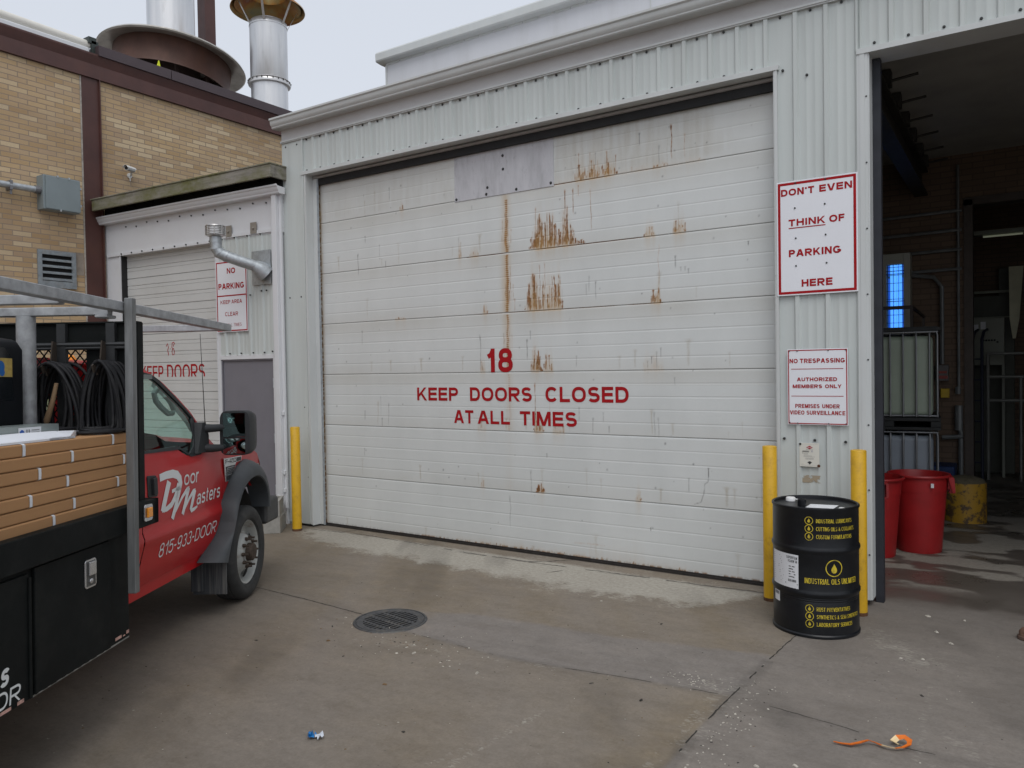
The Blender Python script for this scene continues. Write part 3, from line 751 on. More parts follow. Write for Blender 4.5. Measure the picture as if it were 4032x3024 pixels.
    # dark drips
    for x, zt, zb, s in ((.62, 3.26, 3.0, .8), (.74, 3.45, 3.36, .8), (.96, 3.33, 3.18, .4), (1.05, 3.13, 3.05, .7), (1.13, 3.96, 3.80, .6), (.73, 3.93, 3.9, .6), (.66, 2.36, 2.18, .55), (.68, 1.42, 1.3, .7), (.95, 1.34, 1.23, .8), (1.05, 1.52, 1.24, .5), (.93, 1.6, 1.35, .3), (4.19, 4.02, 3.9, .8), (4.38, 3.88, 3.68, .6), (3.74, 3.92, 3.78, .5),
                       (4.52, 2.87, 2.75, .85), (4.57, 2.76, 2.72, .6), (4.61, 2.76, 2.72, .6), (4.64, 2.74, 2.69, .6), (3.72, 2.71, 2.52, .6), (3.62, 2.68, 2.56, .4), (3.65, 2.76, 2.6, .4), (5.17, 2.93, 2.89, .95), (2.94, 2.18, 1.96, .8), (2.98, 2.26, 2.16, .6), (2.66, 2.25, 2.1, .4), (4.33, 2.02, 1.85, .5), (4.37, 2.05, 1.95, .5), (4.28, 1.97, 1.9, .8), (4.24, 1.93, 1.86, .5),
                       (3.50, 2.0, 1.88, .5), (3.52, 1.5, 1.36, .5), (3.67, 1.4, 1.24, .5), (3.78, 1.45, 1.35, .4), (3.84, 1.32, 1.25, .7), (4.30, 1.47, 1.23, .45), (4.34, 1.42, 1.22, .4), (4.50, 1.78, 1.7, .4), (2.36, 2.25, 1.86, .6), (4.62, .88, .74, .5), (4.80, .98, .88, .9), (3.15, 1.03, .98, .7), (2.96, .86, .60, .5), (2.70, .58, .24, .5), (.66, .98, .88, .5), (2.10, 3.3, 3.1, .3), (4.25, .4, .36, .8), (2.28, 3.6, 3.55, .5)):
        streak(spot, x, zt, zb, .0055, s)
    pz = [(4.80, .88), (4.795, .85), (4.765, .83), (4.762, .78), (4.755, .74), (4.738, .69), (4.73, .665), (4.67, .645)]
    for (ax, az), (bx, bz) in zip(pz[:-1], pz[1:]):
        dd = seg_dist(X, Z, [(ax, az), (bx, bz)]); spot = np.maximum(spot, .6 * np.exp(-(dd / .0045) ** 2) * (.2 + n3))
    for _ in range(110):
        x, z = rg.uniform(.1, 5.3), rg.uniform(.1, 4.1); r = rg.uniform(.004, .009)
        i0, i1 = np.searchsorted(zs, z - .03), np.searchsorted(zs, z + .03); j0, j1 = np.searchsorted(xs, x - .03), np.searchsorted(xs, x + .03)
        spot[i0:i1, j0:j1] = np.maximum(spot[i0:i1, j0:j1], rg.uniform(.3, .8) * np.exp(-((X[i0:i1, j0:j1] - x) ** 2 + (Z[i0:i1, j0:j1] - z) ** 2) / r ** 2))
    for _ in range(60): streak(dirt, rg.uniform(.2, 5.3), *(lambda b, h: (b + h, b))(seam(rg.randint(0, 6) * P) + .01, rg.uniform(.05, .3)), rg.uniform(.006, .02), rg.uniform(.25, .6))
    # rows grow grubby under each seam and along the left edge and the top section
    ph = (Z - .012) % P
    dirt = np.maximum(dirt, .26 * np.exp(-((P - ph) / .16) ** 2) * (.3 + n1) * (Z > 1.7)); dirt = np.maximum(dirt, .16 * np.exp(-(ph / .12) ** 2) * (.3 + n1))
    dirt = np.maximum(dirt, .55 * sstep(3.62, 3.75, Z) * (.25 + .75 * n2) * (.55 + .45 * sstep(3.2, 3.5, X)) * sstep(5.3, 4.6, X)); dirt = np.maximum(dirt, .35 * sstep(3.66, 4.1, Z) * n1)
    glow = np.maximum(glow, .75 * np.exp(-((X - .0) / .035) ** 2) * (.3 + n2)); rust = np.maximum(rust, .8 * np.exp(-((X - (-.005)) / .014) ** 2) * (n3 > .42)); rust = np.maximum(rust, .35 * np.exp(-((X - 5.40) / .012) ** 2) * (n3 > .4))
    rust = np.maximum(rust, .75 * ((ph < .006) | (ph > P - .004)) * sstep(.35, .6, n1) * sstep(1.0, 3.6, Z) * (X > 2.2) * (X < 4.4))
    spot = np.maximum(spot, .40 * ((ph < .0026) | (ph > P - .0008)))
    dd = seg_dist(X, Z, [(3.45, .165), (3.66, .175), (3.95, .17), (4.05, .15)]); rust = np.maximum(rust, .45 * np.exp(-(dd / .009) ** 2) * (nw > .5) * n3)
    spot = np.maximum(spot, .6 * np.exp(-((Z - .02) / .02) ** 2) * (n3 > .55)); rust = np.maximum(rust, .8 * np.exp(-((Z - .02) / .022) ** 2) * (n2 > .5) * (X > 1.5))
    verts = np.stack([X.ravel(), D.ravel(), Z.ravel()], -1)
    nx, nz = len(xs), len(zs); idx = np.arange(nx * nz).reshape(nz, nx)
    q = np.stack([idx[:-1, :-1], idx[:-1, 1:], idx[1:, 1:], idx[1:, :-1]], -1).reshape(-1, 4)
    attr = np.clip(np.stack([rust.ravel(), dirt.ravel(), spot.ravel(), glow.ravel()], -1), 0, 1)
    # backing slab closes the door behind the skin
    n0 = len(verts); bx = [(W0, .05), (W1, .05)]
    bv = [(W0, .02, .01), (W1, .02, .01), (W1, .02, 4.3), (W0, .02, 4.3), (W0, .06, .01), (W1, .06, .01), (W1, .06, 4.3), (W0, .06, 4.3)]
    bq = [(n0 + 4, n0 + 7, n0 + 6, n0 + 5), (n0, n0 + 3, n0 + 2, n0 + 1), (n0, n0 + 1, n0 + 5, n0 + 4), (n0 + 3, n0 + 7, n0 + 6, n0 + 2)]
    o = np_mesh('overhead_door', np.vstack([verts, bv]), np.vstack([q, bq]), door_material(), np.vstack([attr, np.zeros((8, 4))]), bld, True, 40)
    o.location = (-2.7, 0, 0); o['label'] = 'large white sectional overhead door streaked with rust'
    return o
door = make_door()
fn = lambda x, z: (x, -.0032, z)
words(door, RED_T, fn, [('18', 2.429, 2.764, 1.841, 2.089, .022), ('KEEP', 1.484, 2.055, 1.541, 1.684), ('DOORS', 2.214, 2.986, 1.541, 1.686), ('CLOSED', 3.146, 4.048, 1.540, 1.690), ('AT', 1.997, 2.254, 1.302, 1.442), ('ALL', 2.31, 2.718, 1.302, 1.441), ('TIMES', 2.84, 3.497, 1.300, 1.443)], .025)
t = NT('bare_aluminium_patch')
cc = t.ramp(t.noise(5, 6, .75, (1, 1, .22)), [(.28, (.38, .38, .395)), (.5, (.50, .50, .525)), (.75, (.58, .58, .60))])
cc = t.mix(t.ramp(t.noise(16, 5, .8, (1, 1, .35)), [(.58, (0, 0, 0)), (.72, (.55,) * 3)]), cc, (.24, .24, .25))
t.set(Base_Color=cc, Roughness=.6)
m = MB(); m.box(2.062, 3.282, -.007, -.0035, 3.662, 4.20)
pt = m.build('patch_plate', t.mat, door)
for x, z in ((2.685, 4.055), (2.687, 3.917), (2.489, 3.757), (2.474, 3.690), (2.845, 3.69), (3.249, 3.695), (2.085, 3.685)):
    m = MB(); m.lathe([(0, -.016), (.008, -.014), (.010, -.010), (.015, -.009), (.015, -.006)], 10, axis='y', c=(x, 0, z)); m.build('bolt', SCREW, door)
m = MB(); m.box(-.03, 5.42, -.022, .03, .0, .020); m.box(-.03, 5.42, -.014, .02, .020, .034); m.build('bottom_seal', pm('seal_aluminium', (.03, .026, .024), .6, .2, .3, 20), door)
m = MB(); m.box(-.045, -.02, -.04, .06, 0, 4.28); m.box(5.405, 5.43, -.03, .06, 0, 4.28); m.box(-.045, 5.43, -.045, -.01, 4.130, 4.26)
m.box(-.03, -.018, -.012, -.004, .01, 4.2)
m.build('weather_seal', BLACK, door)
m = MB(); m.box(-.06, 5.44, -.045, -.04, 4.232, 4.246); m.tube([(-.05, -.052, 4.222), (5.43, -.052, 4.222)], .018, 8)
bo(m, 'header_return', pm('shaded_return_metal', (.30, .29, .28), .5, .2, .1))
# ------------------------------------------------------------------ low white annex between the brick wall and the metal building
ann = empty('annex_building', (-.48, -.20, 0), (0, 0, R_(3.4)), label='low white annex with a half-hidden garage door and a grey entrance door', cat='building')
m = MB()
m.box(-3.575, -3.20, 0, .12, 0, 3.62); m.box(-3.575, .02, -.004, .12, 3.60, 4.13)
m.box(-1.19, -1.13, -.004, .12, 0, 3.62); m.box(-.11, .0, 0, .12, 0, 3.62)
m.box(-3.575, .02, .12, 4.0, 3.9, 4.0)
m.box(-3.575, -3.5, .12, 4, 0, 3.9)
m.build('wall', WHITE2, ann)
m = MB(); m.box(-3.49, -1.22, -.020, .10, 3.585, 3.62); m.box(-3.215, -3.195, -.012, .10, 0, 3.585); m.box(-1.195, -1.18, -.01, .10, 0, 3.585)
m.box(-1.14, -.12, -.016, .0, 2.055, 2.11); m.box(-.165, -.118, -.016, .02, 0, 2.055); m.box(-1.15, -1.118, -.016, .02, 0, 2.055)
m.box(-1.14, -.12, -.020, .0, 3.618, 3.66); m.box(-.14, -.115, -.022, .0, 2.09, 3.66)
m.build('door_trim', WHITE2, ann)
m = MB(); ribbed(m, -1.13, -.14, 2.10, 3.63, .0, first=-1.03, pitch=.2303, h=.018)
m.build('ribbed_panel', CLAD, ann, smooth=30)
# garage door with pressed ribs
m = MB(); zz, dd = [], []
for k in range(9):
    b = .02 + k * .405
    for p, d in ((0, .015), (.004, 0), (.098, 0), (.102, .006), (.106, 0), (.145, 0), (.150, .010), (.158, 0), (.245, 0), (.249, .006), (.253, 0), (.292, 0), (.297, .010), (.305, 0), (.396, 0), (.401, .015)):
        zz.append(b + p); dd.append(d)
n = len(zz)
m.add([(-3.19, .085 + d, z) for z, d in zip(zz, dd)] + [(-1.18, .085 + d, z) for z, d in zip(zz, dd)], [(i, n + i, n + i + 1, i + 1) for i in range(n - 1)])
gd = m.build('garage_door', pm('cream_garage_door', (.58, .585, .575), .5, 0, .04, 3, dirt=(.48, .47, .43), damt=.25), ann)
gd['label'] = 'cream ribbed garage door marked with a worn 16'
m = MB(); fn = lambda x, z: (x, .083, z)
stroke(m, [(-2.355, 2.265), (-2.325, 2.305), (-2.305, 2.25), (-2.325, 2.215), (-2.31, 2.16), (-2.312, 2.14)], .014, fn)
for a in ([(-2.17, 2.29), (-2.19, 2.32), (-2.225, 2.31), (-2.235, 2.25), (-2.215, 2.235), (-2.235, 2.19), (-2.22, 2.145), (-2.19, 2.15), (-2.18, 2.19), (-2.20, 2.235), (-2.225, 2.22)], [(-2.19, 2.29), (-2.205, 2.26)], [(-2.27, 2.232), (-2.262, 2.228)]):
    stroke(m, a, .013, fn)
def clipped(m, s, x0, x1, z0, z1, zc):
    """only the upper part of a word is left on the door"""
    tm = MB(); word(tm, s, x0, x1, z0, z1, lambda a, b: (a, 0, b), .012)
    bm = bmesh.new(); bv = [bm.verts.new(v) for v in tm.v]
    for f in tm.f: bm.faces.new([bv[i] for i in f])
    bmesh.ops.bisect_plane(bm, geom=bm.verts[:] + bm.edges[:] + bm.faces[:], plane_co=(0, 0, zc), plane_no=(0, 0, -1), clear_outer=True)
    bm.verts.index_update()
    m.add([(v.co.x, .083 + v.co.y, v.co.z) for v in bm.verts], [tuple(v.index for v in f.verts) for f in bm.faces]); bm.free()
m.build('lettering', RED_T, gd, fix=False)
for s_w, a, b, c in (('KEEP', -2.93, -2.43, 2.00), ('DOORS', -2.35, -1.56, 2.012)):
    m = MB(); clipped(m, s_w, a, b, 1.80, c, 1.842); m.build('lettering', RED_T, gd, fix=False)
m = MB(); m.box(-3.197, -3.185, .0, .09, 0, 3.59); m.build('door_seal', BLACK, ann)
# man door
m = MB(); m.box(-1.10, -.178, .012, .06, .02, 2.035)
md = m.build('entrance_door', pm('grey_purple_door', (.185, .180, .205), .5, 0, .05, 4), ann, bevel=.003)
m = MB(); m.box(-1.118, -1.10, -.006, .08, 0, 2.055); m.box(-.178, -.165, -.006, .08, 0, 2.055); m.box(-1.118, -.165, -.006, .08, 2.035, 2.055)
m.build('door_frame', pm('grey_door_frame', (.16, .155, .175), .5), ann)
for z in (1.75, 1.06, .42):
    m = MB(); m.box(-.186, -.170, -.006, .012, z - .055, z + .055); m.tube([(-.172, -.010, z - .06), (-.172, -.010, z + .06)], .008, 6); m.build('hinge', GALV, md)
# fascia board of the flat canopy, its return, dark soffit, white gutter
wd = NT('weathered_mossy_board')
g = wd.ramp(wd.noise(9, 6, .7, (.12, 1, 1.6)), [(.28, (.11, .10, .085)), (.5, (.235, .22, .19)), (.75, (.34, .32, .285))])
mo = wd.ramp(wd.noise(2.6, 5, .7, (.6, 1, 1)), [(.40, (0, 0, 0)), (.62, (.9,) * 3)])
g = wd.mix(mo, g, (.115, .115, .030))
g = wd.mix(wd.ramp(wd.noise(26, 2, .5, (1, 1, 1)), [(.70, (0, 0, 0)), (.76, (.8,) * 3)]), g, (.05, .04, .03))
wd.set(Base_Color=g, Roughness=.9); wd.bump(wd.noise(40, 5, .7, (.08, 1, 1)), .4, .004)
m = MB()
m.box(-3.50, .085, -.225, -.19, 4.225, 4.375); m.box(.055, .085, -.19, .06, 4.225, 4.375); m.box(-3.52, .09, -.235, -.17, 4.376, 4.395); m.box(.05, .092, -.17, .06, 4.376, 4.395)
m.build('fascia_board', wd.mat, ann, bevel=.004)
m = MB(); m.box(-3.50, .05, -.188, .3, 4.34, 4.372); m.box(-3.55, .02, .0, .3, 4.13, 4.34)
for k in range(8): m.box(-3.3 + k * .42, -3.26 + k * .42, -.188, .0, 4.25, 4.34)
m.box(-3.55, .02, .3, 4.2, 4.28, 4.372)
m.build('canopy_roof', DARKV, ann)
m = MB(); pr = [(0, 4.05), (-.09, 4.05), (-.098, 4.06), (-.10, 4.075), (-.118, 4.095), (-.125, 4.125), (-.138, 4.135), (-.138, 4.155), (-.13, 4.155), (-.12, 4.14), (0, 4.13)]
m.rings([[(-3.60, a, b) for a, b in pr], [(.085, a, b) for a, b in pr]], cap0=True, cap1=True)
m.build('gutter', WHITE2, ann, smooth=30)
m = MB(); m.box(-.075, .0, -.075, -.012, .36, 4.05); m.bar((-.037, -.045, .37), (-.030, -.10, .14), .078, .06); m.box(-.085, -.075, -.03, -.01, .3, 4.05)
for z in (.62, 1.35, .4): m.box(.0, .030, -.05, -.03, z, z + .05)
m.box(.0, .035, -.03, .0, .2, 4.05)
m.build('downspout', WHITE2, ann, bevel=.006)
def ascrew(x, y, z):
    m = MB(); m.lathe([(0, y - .014), (.010, y - .012), (.011, y)], 8, axis='y', c=(x, 0, z)); m.build('screw', SCREW, ann)
for k in range(13):
    x = -3.05 + k * .235; ascrew(x, -.004, 3.985 - .02 * math.sin(k * 2.1)); ascrew(x - .1, -.020, 3.607)
for x, z in ((-.93, 2.13), (-.72, 2.13), (-.5, 2.13), (-.3, 2.13), (-.16, 2.14), (-.24, 2.9), (-.33, 2.9), (-.53, 2.86)): ascrew(x, -.020, z)
BPL = pm('beige_plate', (.30, .275, .24), .5, .3, .1)
for x, z in ((-.905, 3.695), (-.45, 3.69)):
    m = MB(); m.box(x - .055, x + .055, -.026, -.020, z - .065, z + .075); m.lathe([(0, -.045), (.014, -.04), (.016, -.026)], 8, axis='y', c=(x, 0, z)); m.build('bracket_plate', BPL, ann)
# flue that elbows out of the annex wall
fl = empty('flue_pipe', (-.48, -.20, 0), (0, 0, R_(3.4)), label='galvanised flue pipe elbowing out of the annex wall to a louvred cap', cat='pipe')
m = MB(); m.box(-.487, -.155, -.030, -.022, 2.975, 3.40); m.build('wall_plate', GALV, fl)
m = MB(); m.tube([(-.24, -.028, 3.10), (-.27, -.10, 3.165), (-.30, -.155, 3.20)], [.115, .10, .072], 16)
P = [(-.28, -.13, 3.185), (-.40, -.28, 3.245), (-.50, -.405, 3.30), (-.555, -.455, 3.335), (-.585, -.478, 3.39), (-.592, -.482, 3.47)]
m.tube(P, .068, 16); m.build('pipe_run', GALV, fl, smooth=45)
m = MB()
for i in (2, 3, 4):
    a, b = Vector(P[i]), Vector(P[i + 1] if i + 1 < len(P) else P[i]); d = (b - a).normalized(); m.tube([a - d * .012, a + d * .012], .073, 16)
m.tube([(-.592, -.482, 3.46), (-.592, -.482, 3.53)], .071, 16)
m.build('band', GALV, fl, smooth=45)
ST = pm('bright_aluminium', (.62, .61, .60), .35, .7, .1, 10)
m = MB(); pf = [(.0, 3.535), (.085, 3.535), (.115, 3.548)]
for k in range(5): z = 3.555 + k * .020; pf += [(.098, z), (.112, z + .004), (.112, z + .013), (.098, z + .017)]
pf += [(.115, 3.66), (.112, 3.668), (0, 3.674)]
m.lathe(pf, 24, c=(-.592, -.482, 0))
for k in range(8): a = k * PI / 4; m.bar((-.592 + .113 * math.cos(a), -.482 + .113 * math.sin(a), 3.55), (-.592 + .113 * math.cos(a), -.482 + .113 * math.sin(a), 3.66), .014, .006)
m.build('cap', ST, fl, smooth=30)

# ------------------------------------------------------------------ tan brick building with brown steel frame
XB = -4.03
brk = empty('brick_building', (XB, .5, 0), label='tall tan brick building with dark brown steel column and roof band', cat='building')
def kb(mb, name, mt, parent=brk, **k):
    o = mb.build(name, mt, parent, **k)
    if parent is brk: o.location = (-XB, -.5, 0)
    return o
t = NT('tan_brick')
vec = t.n('ShaderNodeCombineXYZ'); s3 = t.n('ShaderNodeSeparateXYZ'); t.l(t.tc.outputs['Object'], s3.inputs[0]); t.l(s3.outputs[1], vec.inputs[0]); t.l(s3.outputs[2], vec.inputs[1])
def brick(c1, c2, mo):
    b = t.n('ShaderNodeTexBrick'); b.inputs['Scale'].default_value = 1; b.inputs['Brick Width'].default_value = .236; b.inputs['Row Height'].default_value = .0682; b.inputs['Mortar Size'].default_value = .0062; b.inputs['Mortar Smooth'].default_value = .25
    b.inputs['Color1'].default_value = c4(c1); b.inputs['Color2'].default_value = c4(c2); b.inputs['Mortar'].default_value = c4(mo); b.offset = .5
    t.l(vec.outputs[0], b.inputs[0]); return b
b1 = brick((0, 0, 0), (1, 1, 1), (.5, .5, .5))
pal = t.ramp(b1.outputs['Color'], [(0, (.43, .30, .165)), (.2, (.49, .355, .205)), (.4, (.44, .325, .215)), (.55, (.52, .38, .22)), (.7, (.47, .35, .225)), (.85, (.56, .435, .275)), (1, (.62, .51, .35))])
wv = t.ramp(t.noise(.55, 3, .5, (1, 1.0, 2.2)), [(.3, (.82, .78, .74)), (.7, (1.12, 1.10, 1.06))])
pal = t.mix(1.0, pal, wv, 'MULTIPLY')
pal = t.mix(t.ramp(t.noise(60, 4, .7), [(.3, (0, 0, 0)), (.8, (.25,) * 3)]), pal, (.25, .18, .11))
# a rusty stain on a few bricks
gm = t.n('ShaderNodeVectorMath', operation='DISTANCE'); t.l(t.tc.outputs['Object'], gm.inputs[0]); gm.inputs[1].default_value = (0, -1.02, 5.55)
pal = t.mix(t.math('MULTIPLY', t.ramp(gm.outputs['Value'], [(.05, (1, 1, 1)), (.24, (0, 0, 0))]), t.ramp(t.noise(12, 4, .7), [(.4, (0, 0, 0)), (.65, (.75,) * 3)])), pal, (.30, .12, .045))
mc = t.mix(t.noise(3, 3), (.22, .165, .12), (.33, .265, .20))
c = t.mix(b1.outputs['Fac'], pal, mc)
t.set(Base_Color=c, Roughness=.88)
t.bump(t.math('ADD', t.math('MULTIPLY', b1.outputs['Fac'], -1.0), t.math('MULTIPLY', t.noise(80, 3), .25)), .5, .006)
m = MB(); m.box(XB - .3, XB, -14, 9, 0, 6.15); m.box(XB - 20, XB - .3, -14, -13.7, 0, 6.15); m.box(XB - 20, XB - .3, 8.7, 9, 0, 6.15)
kb(m, 'wall', t.mat)
BRN = pm('dark_brown_steel_paint', (.075, .028, .022), .5, .0, .18, 5, (1, .5, .5), dirt=(.11, .040, .022), damt=.5, dsc=3)
BRN2 = pm('brown_coping_metal', (.062, .042, .046), .42, .1, .1, 4)
m = MB()
m.box(XB, XB + .016, -.70, -.445, 0, 6.14); m.box(XB - .05, XB + .05, -.46, -.445, 0, 6.14)
kb(m, 'steel_column', BRN, bevel=.003)
m = MB(); m.box(XB + .002, XB + .012, -.722, -.702, 0, 6.14); m.box(XB + .002, XB + .012, -.443, -.425, 0, 6.14); kb(m, 'mortar_joint', pm('pale_mortar', (.36, .33, .29), .9, 0, .3, 20))
m = MB(); bp = [(0, 6.145), (.10, 6.145), (.10, 6.15), (.018, 6.30), (.018, 6.34), (.11, 6.46), (.11, 6.49), (0, 6.49)]
bp = [(0, 6.14), (.045, 6.14), (.045, 6.335), (.012, 6.345), (.055, 6.47), (.055, 6.495), (-.3, 6.495), (-.3, 6.14)]
m.rings([[(XB + a, -14, b) for a, b in bp], [(XB + a, 9, b) for a, b in bp]], cap0=True, cap1=True)
kb(m, 'roof_band', BRN)
m = MB()
for a, b in ((-.47, .66), (.672, 3.0), (3.01, 6), (6.01, 9)): m.box(XB - .35, XB + .075, a, b, 6.497, 6.625); m.box(XB + .055, XB + .08, a, b, 6.478, 6.50)
kb(m, 'coping', BRN2)
m = MB(); m.box(XB - 20, XB - .3, -13.7, 8.7, 6.2, 6.3); kb(m, 'roof', pm('roof_gravel', (.2, .19, .18), .9))
# louvred vent
m = MB(); y0, y1, z0, z1 = -1.357, -.85, 3.095, 3.605
m.box(XB, XB + .03, y0, y0 + .055, z0, z1); m.box(XB, XB + .03, y1 - .055, y1, z0, z1); m.box(XB, XB + .03, y0 + .055, y1 - .055, z1 - .06, z1); m.box(XB, XB + .03, y0 + .055, y1 - .055, z0, z0 + .09)
lv = kb(m, 'louvre_vent', pm('weathered_zinc', (.24, .27, .29), .6, .25, .25, 14, dirt=(.30, .28, .25), damt=.5, dsc=8), bevel=.002)
m = MB()
for k in range(4): z = z0 + .10 + k * .088; m.bar((XB + .022, y0 + .055, z + .01), (XB + .022, y1 - .055, z + .01), .012, .02); m.add([(XB + .024, y0 + .055, z), (XB + .024, y1 - .055, z), (XB - .02, y1 - .055, z + .075), (XB - .02, y0 + .055, z + .075)], [(0, 1, 2, 3)])
m.build('blade', lv.data.materials[0], lv)
m = MB(); m.box(XB - .0, XB + .002, y0 + .05, y1 - .05, z0 + .05, z1 - .05); m.build('duct_shadow', DARKV, lv)
m = MB(); m.box(XB, XB + .004, -.845, -.73, 3.3, 3.62); kb(m, 'mortar_patch', pm('mortar_patch', (.26, .22, .18), .9, 0, .25, 9))
# electrical box and its conduit
eb = empty('electrical_box', (XB, -1.1, 4.36), label='grey electrical box with conduit on the tan brick wall', cat='junction box')
EBM = pm('grey_enamel_box', (.215, .255, .265), .42, .1, .06, 4)
m = MB(); m.box(0, .175, -.235, .245, -.225, .235); m.build('box', EBM, eb, bevel=.006)
m = MB(); m.box(.176, .192, -.205, .25, -.215, .225); m.build('lid', EBM, eb, bevel=.005)
m = MB()
for y, z in ((-.05, .232), (.10, .232), (-.02, -.222), (.252, .12), (.252, -.12)): m.box(.165, .20, y - .010, y + .010, z - .014, z + .014)
m.build('clip', GALV, eb)
m = MB(); m.tube([(.09, -4.0, .03), (.09, -.30, .03)], .042, 14); m.build('conduit', GALV, eb, smooth=45)
m = MB(); m.tube([(.09, -.30, .03), (.09, -.235, .03)], .055, 14); m.box(.0, .13, -.62, -.585, -.03, .09); m.tube([(.10, -.60, -.02), (.10, -.60, -.09)], .015, 8); m.build('fitting', pm('dull_fitting', (.2, .2, .21), .5, .5, .2), eb)
# camera
sc_ = empty('security_camera', (XB, -.02, 4.88), label='small white security camera on the tan brick wall', cat='camera')
sc_.scale = (.75, .75, .75)
CAMW = pm('camera_white', (.68, .68, .66), .35, 0, .03)
a, b = Vector((.20, -.17, .06)), Vector((.12, .02, .065))
m = MB(); m.tube([a, b], .046, 18); m.build('camera_body', CAMW, sc_, smooth=45)
m = MB(); d = (a - b).normalized(); m.tube([a + d * .004, a + d * .006], .034, 16); m.build('lens', pm('lens_black', (.015, .015, .018), .1), sc_)
m = MB(); hp = [(math.cos(q) * .055, math.sin(q) * .055) for q in np.linspace(.1, PI - .1, 9)]
s_ = d.cross(Vector((0, 0, 1))).normalized(); u_ = s_.cross(d)
m.rings([[c_ + s_ * p[0] * sc2 + u_ * p[1] * sc2 for p in hp] + [c_ + s_ * p[0] * (sc2 - .1) + u_ * p[1] * (sc2 - .1) for p in reversed(hp)] for c_, sc2 in ((a + d * .04, 1), (b - d * .02, 1))], cap0=True, cap1=True); m.build('sunshade', CAMW, sc_)
m = MB(); m.tube([(.145, -.03, .03), (.06, .0, -.03), (0, .0, -.03)], .018, 8); m.lathe([(0, 0), (.05, 0), (.05, .02), (0, .02)], 14, axis='x', c=(0, 0, -.03)); m.tube([(.02, 0, -.03), (.03, .0, -.14)], .01, 6); m.build('bracket', CAMW, sc_)
# white pipe cover lying on the coping
wp = empty('roof_pipe', (XB - .12, -.5, 6.56), label='white plastic covered pipe lying along the top of the brick wall', cat='pipe')
m = MB(); m.tube([(0, -10, .10), (0, -1.1, .10), (.0, -.02, .09)], [.075, .075, .07], 14); m.build('pipe_cover', pm('cream_pipe_wrap', (.66, .64, .58), .5, 0, .05), wp, smooth=50)
m = MB(); m.box(-.09, .10, -10, -.05, -.05, .03); m.build('base_strip', WHITE2, wp, bevel=.02)
m = MB(); m.box(-.09, .10, -.06, .05, .10, .19); m.box(.06, .10, -.02, .08, -.04, .14); m.tube([(.09, .02, .1), (.10, .09, -.02)], .012, 6); m.build('end_clamp', pm('dark_green_clamp', (.03, .04, .035), .5), wp)

# ------------------------------------------------------------------ stacks on the roof
def steel_streaks(name, lo, hi, rough=.34):
    t = NT(name)
    c = t.ramp(t.noise(2.6, 4, .6, (1.2, 1.2, .07)), [(.28, lo), (.5, tuple((a + b) / 2 for a, b in zip(lo, hi))), (.72, hi)])
    c = t.mix(t.ramp(t.noise(7, 5, .7, (1, 1, .2)), [(.55, (0, 0, 0)), (.75, (.3,) * 3)]), c, (.33, .31, .29))
    return t.set(Base_Color=c, Roughness=rough, Metallic=.65)
SS = steel_streaks('stack_steel', (.48, .50, .53), (.80, .79, .78))
BR3 = pm('rusty_brown_ring', (.085, .040, .028), .6, .1, .25, 3, (1, 1, .6), dirt=(.15, .06, .03), damt=.4)
s1 = empty('exhaust_stack', (-7.55, 3.05, 6.3), (0, 0, 0), label='wide steel exhaust stack with broad brown hood behind the brick wall', cat='chimney')
hood = Matrix.Rotation(R_(7), 4, Vector((-.83, .55, 0))) @ Matrix.Rotation(R_(-4.5), 4, Vector((.55, .83, 0)))
def tilt(mb):
    for i, v in enumerate(mb.v):
        p = hood @ (Vector(v) - Vector((0, 0, 2.0))) + Vector((0, 0, 1.80)); mb.v[i] = tuple(p)
m = MB(); m.lathe([(.46, 2.45), (.46, 7.0), (.44, 7.0), (.44, 2.45)], 40); m.build('shaft', SS, s1, smooth=40)
m = MB(); m.lathe([(.47, 2.58), (.60, 2.44), (1.40, 2.26), (1.43, 2.22), (1.40, 2.20), (.60, 2.38), (.47, 2.40)], 56); tilt(m); m.build('hood', pm('hood_steel', (.50, .47, .42), .32, .6, .2, 2.2, dirt=(.20, .16, .12), damt=.6), s1, smooth=40)
m = MB(); m.lathe([(1.12, 2.34), (1.12, 1.72), (1.15, 1.71), (1.15, 1.74), (1.135, 1.76), (1.135, 2.34)], 56); tilt(m); m.build('skirt_ring', BR3, s1, smooth=40)
m = MB()
for k in range(8): a = k * PI / 4 + .3; m.box(.85 * math.cos(a) - .03, .85 * math.cos(a) + .03, .85 * math.sin(a) - .03, .85 * math.sin(a) + .03, 0, 2.3)
m.lathe([(.55, 0), (.55, 2.4)], 24); m.build('support', pm('stack_frame', (.05, .03, .025), .7, 0, .3), s1)
sp = MB(); sp.box(-.13, .13, -.13, .13, 0, 7); sp = sp.build('steel_post', BRN, None); sp.location = (-7.72, 4.02, 6.3); tag(sp, 'tall brown steel post rising behind the wide exhaust stack', 'post')
fg = MB(); fg.prism([(-.035, 0), (.035, -.004), (.012, .10), (.004, .115), (-.004, .10)], lambda a, b, d: (d, a, b), -.004, .004); fg = fg.build('roof_flag', pm('hi_vis_yellow', (.75, .80, .02), .6), None); fg.location = (-4.42, .752, 6.80); tag(fg, 'tiny bright yellow triangular flag under the broad stack hood', 'flag')
m = MB(); m.tube([(0, 0, -.5), (0, 0, .02)], .008, 6); m.build('flag_stick', BRN, fg)
s2 = empty('roof_vent_stack', (-5.08, 3.50, 6.2), label='slim bright steel vent stack with heat-stained cap between brick roof and metal building', cat='chimney')
m = MB(); m.lathe([(.345, 0), (.345, 1.25)], 36); m.lathe([(.345, 1.33), (.352, 1.34), (.352, 2.36), (.36, 2.36), (.355, 2.44), (.33, 2.47), (.30, 2.47)], 36); m.build('shaft', SS, s2, smooth=40)
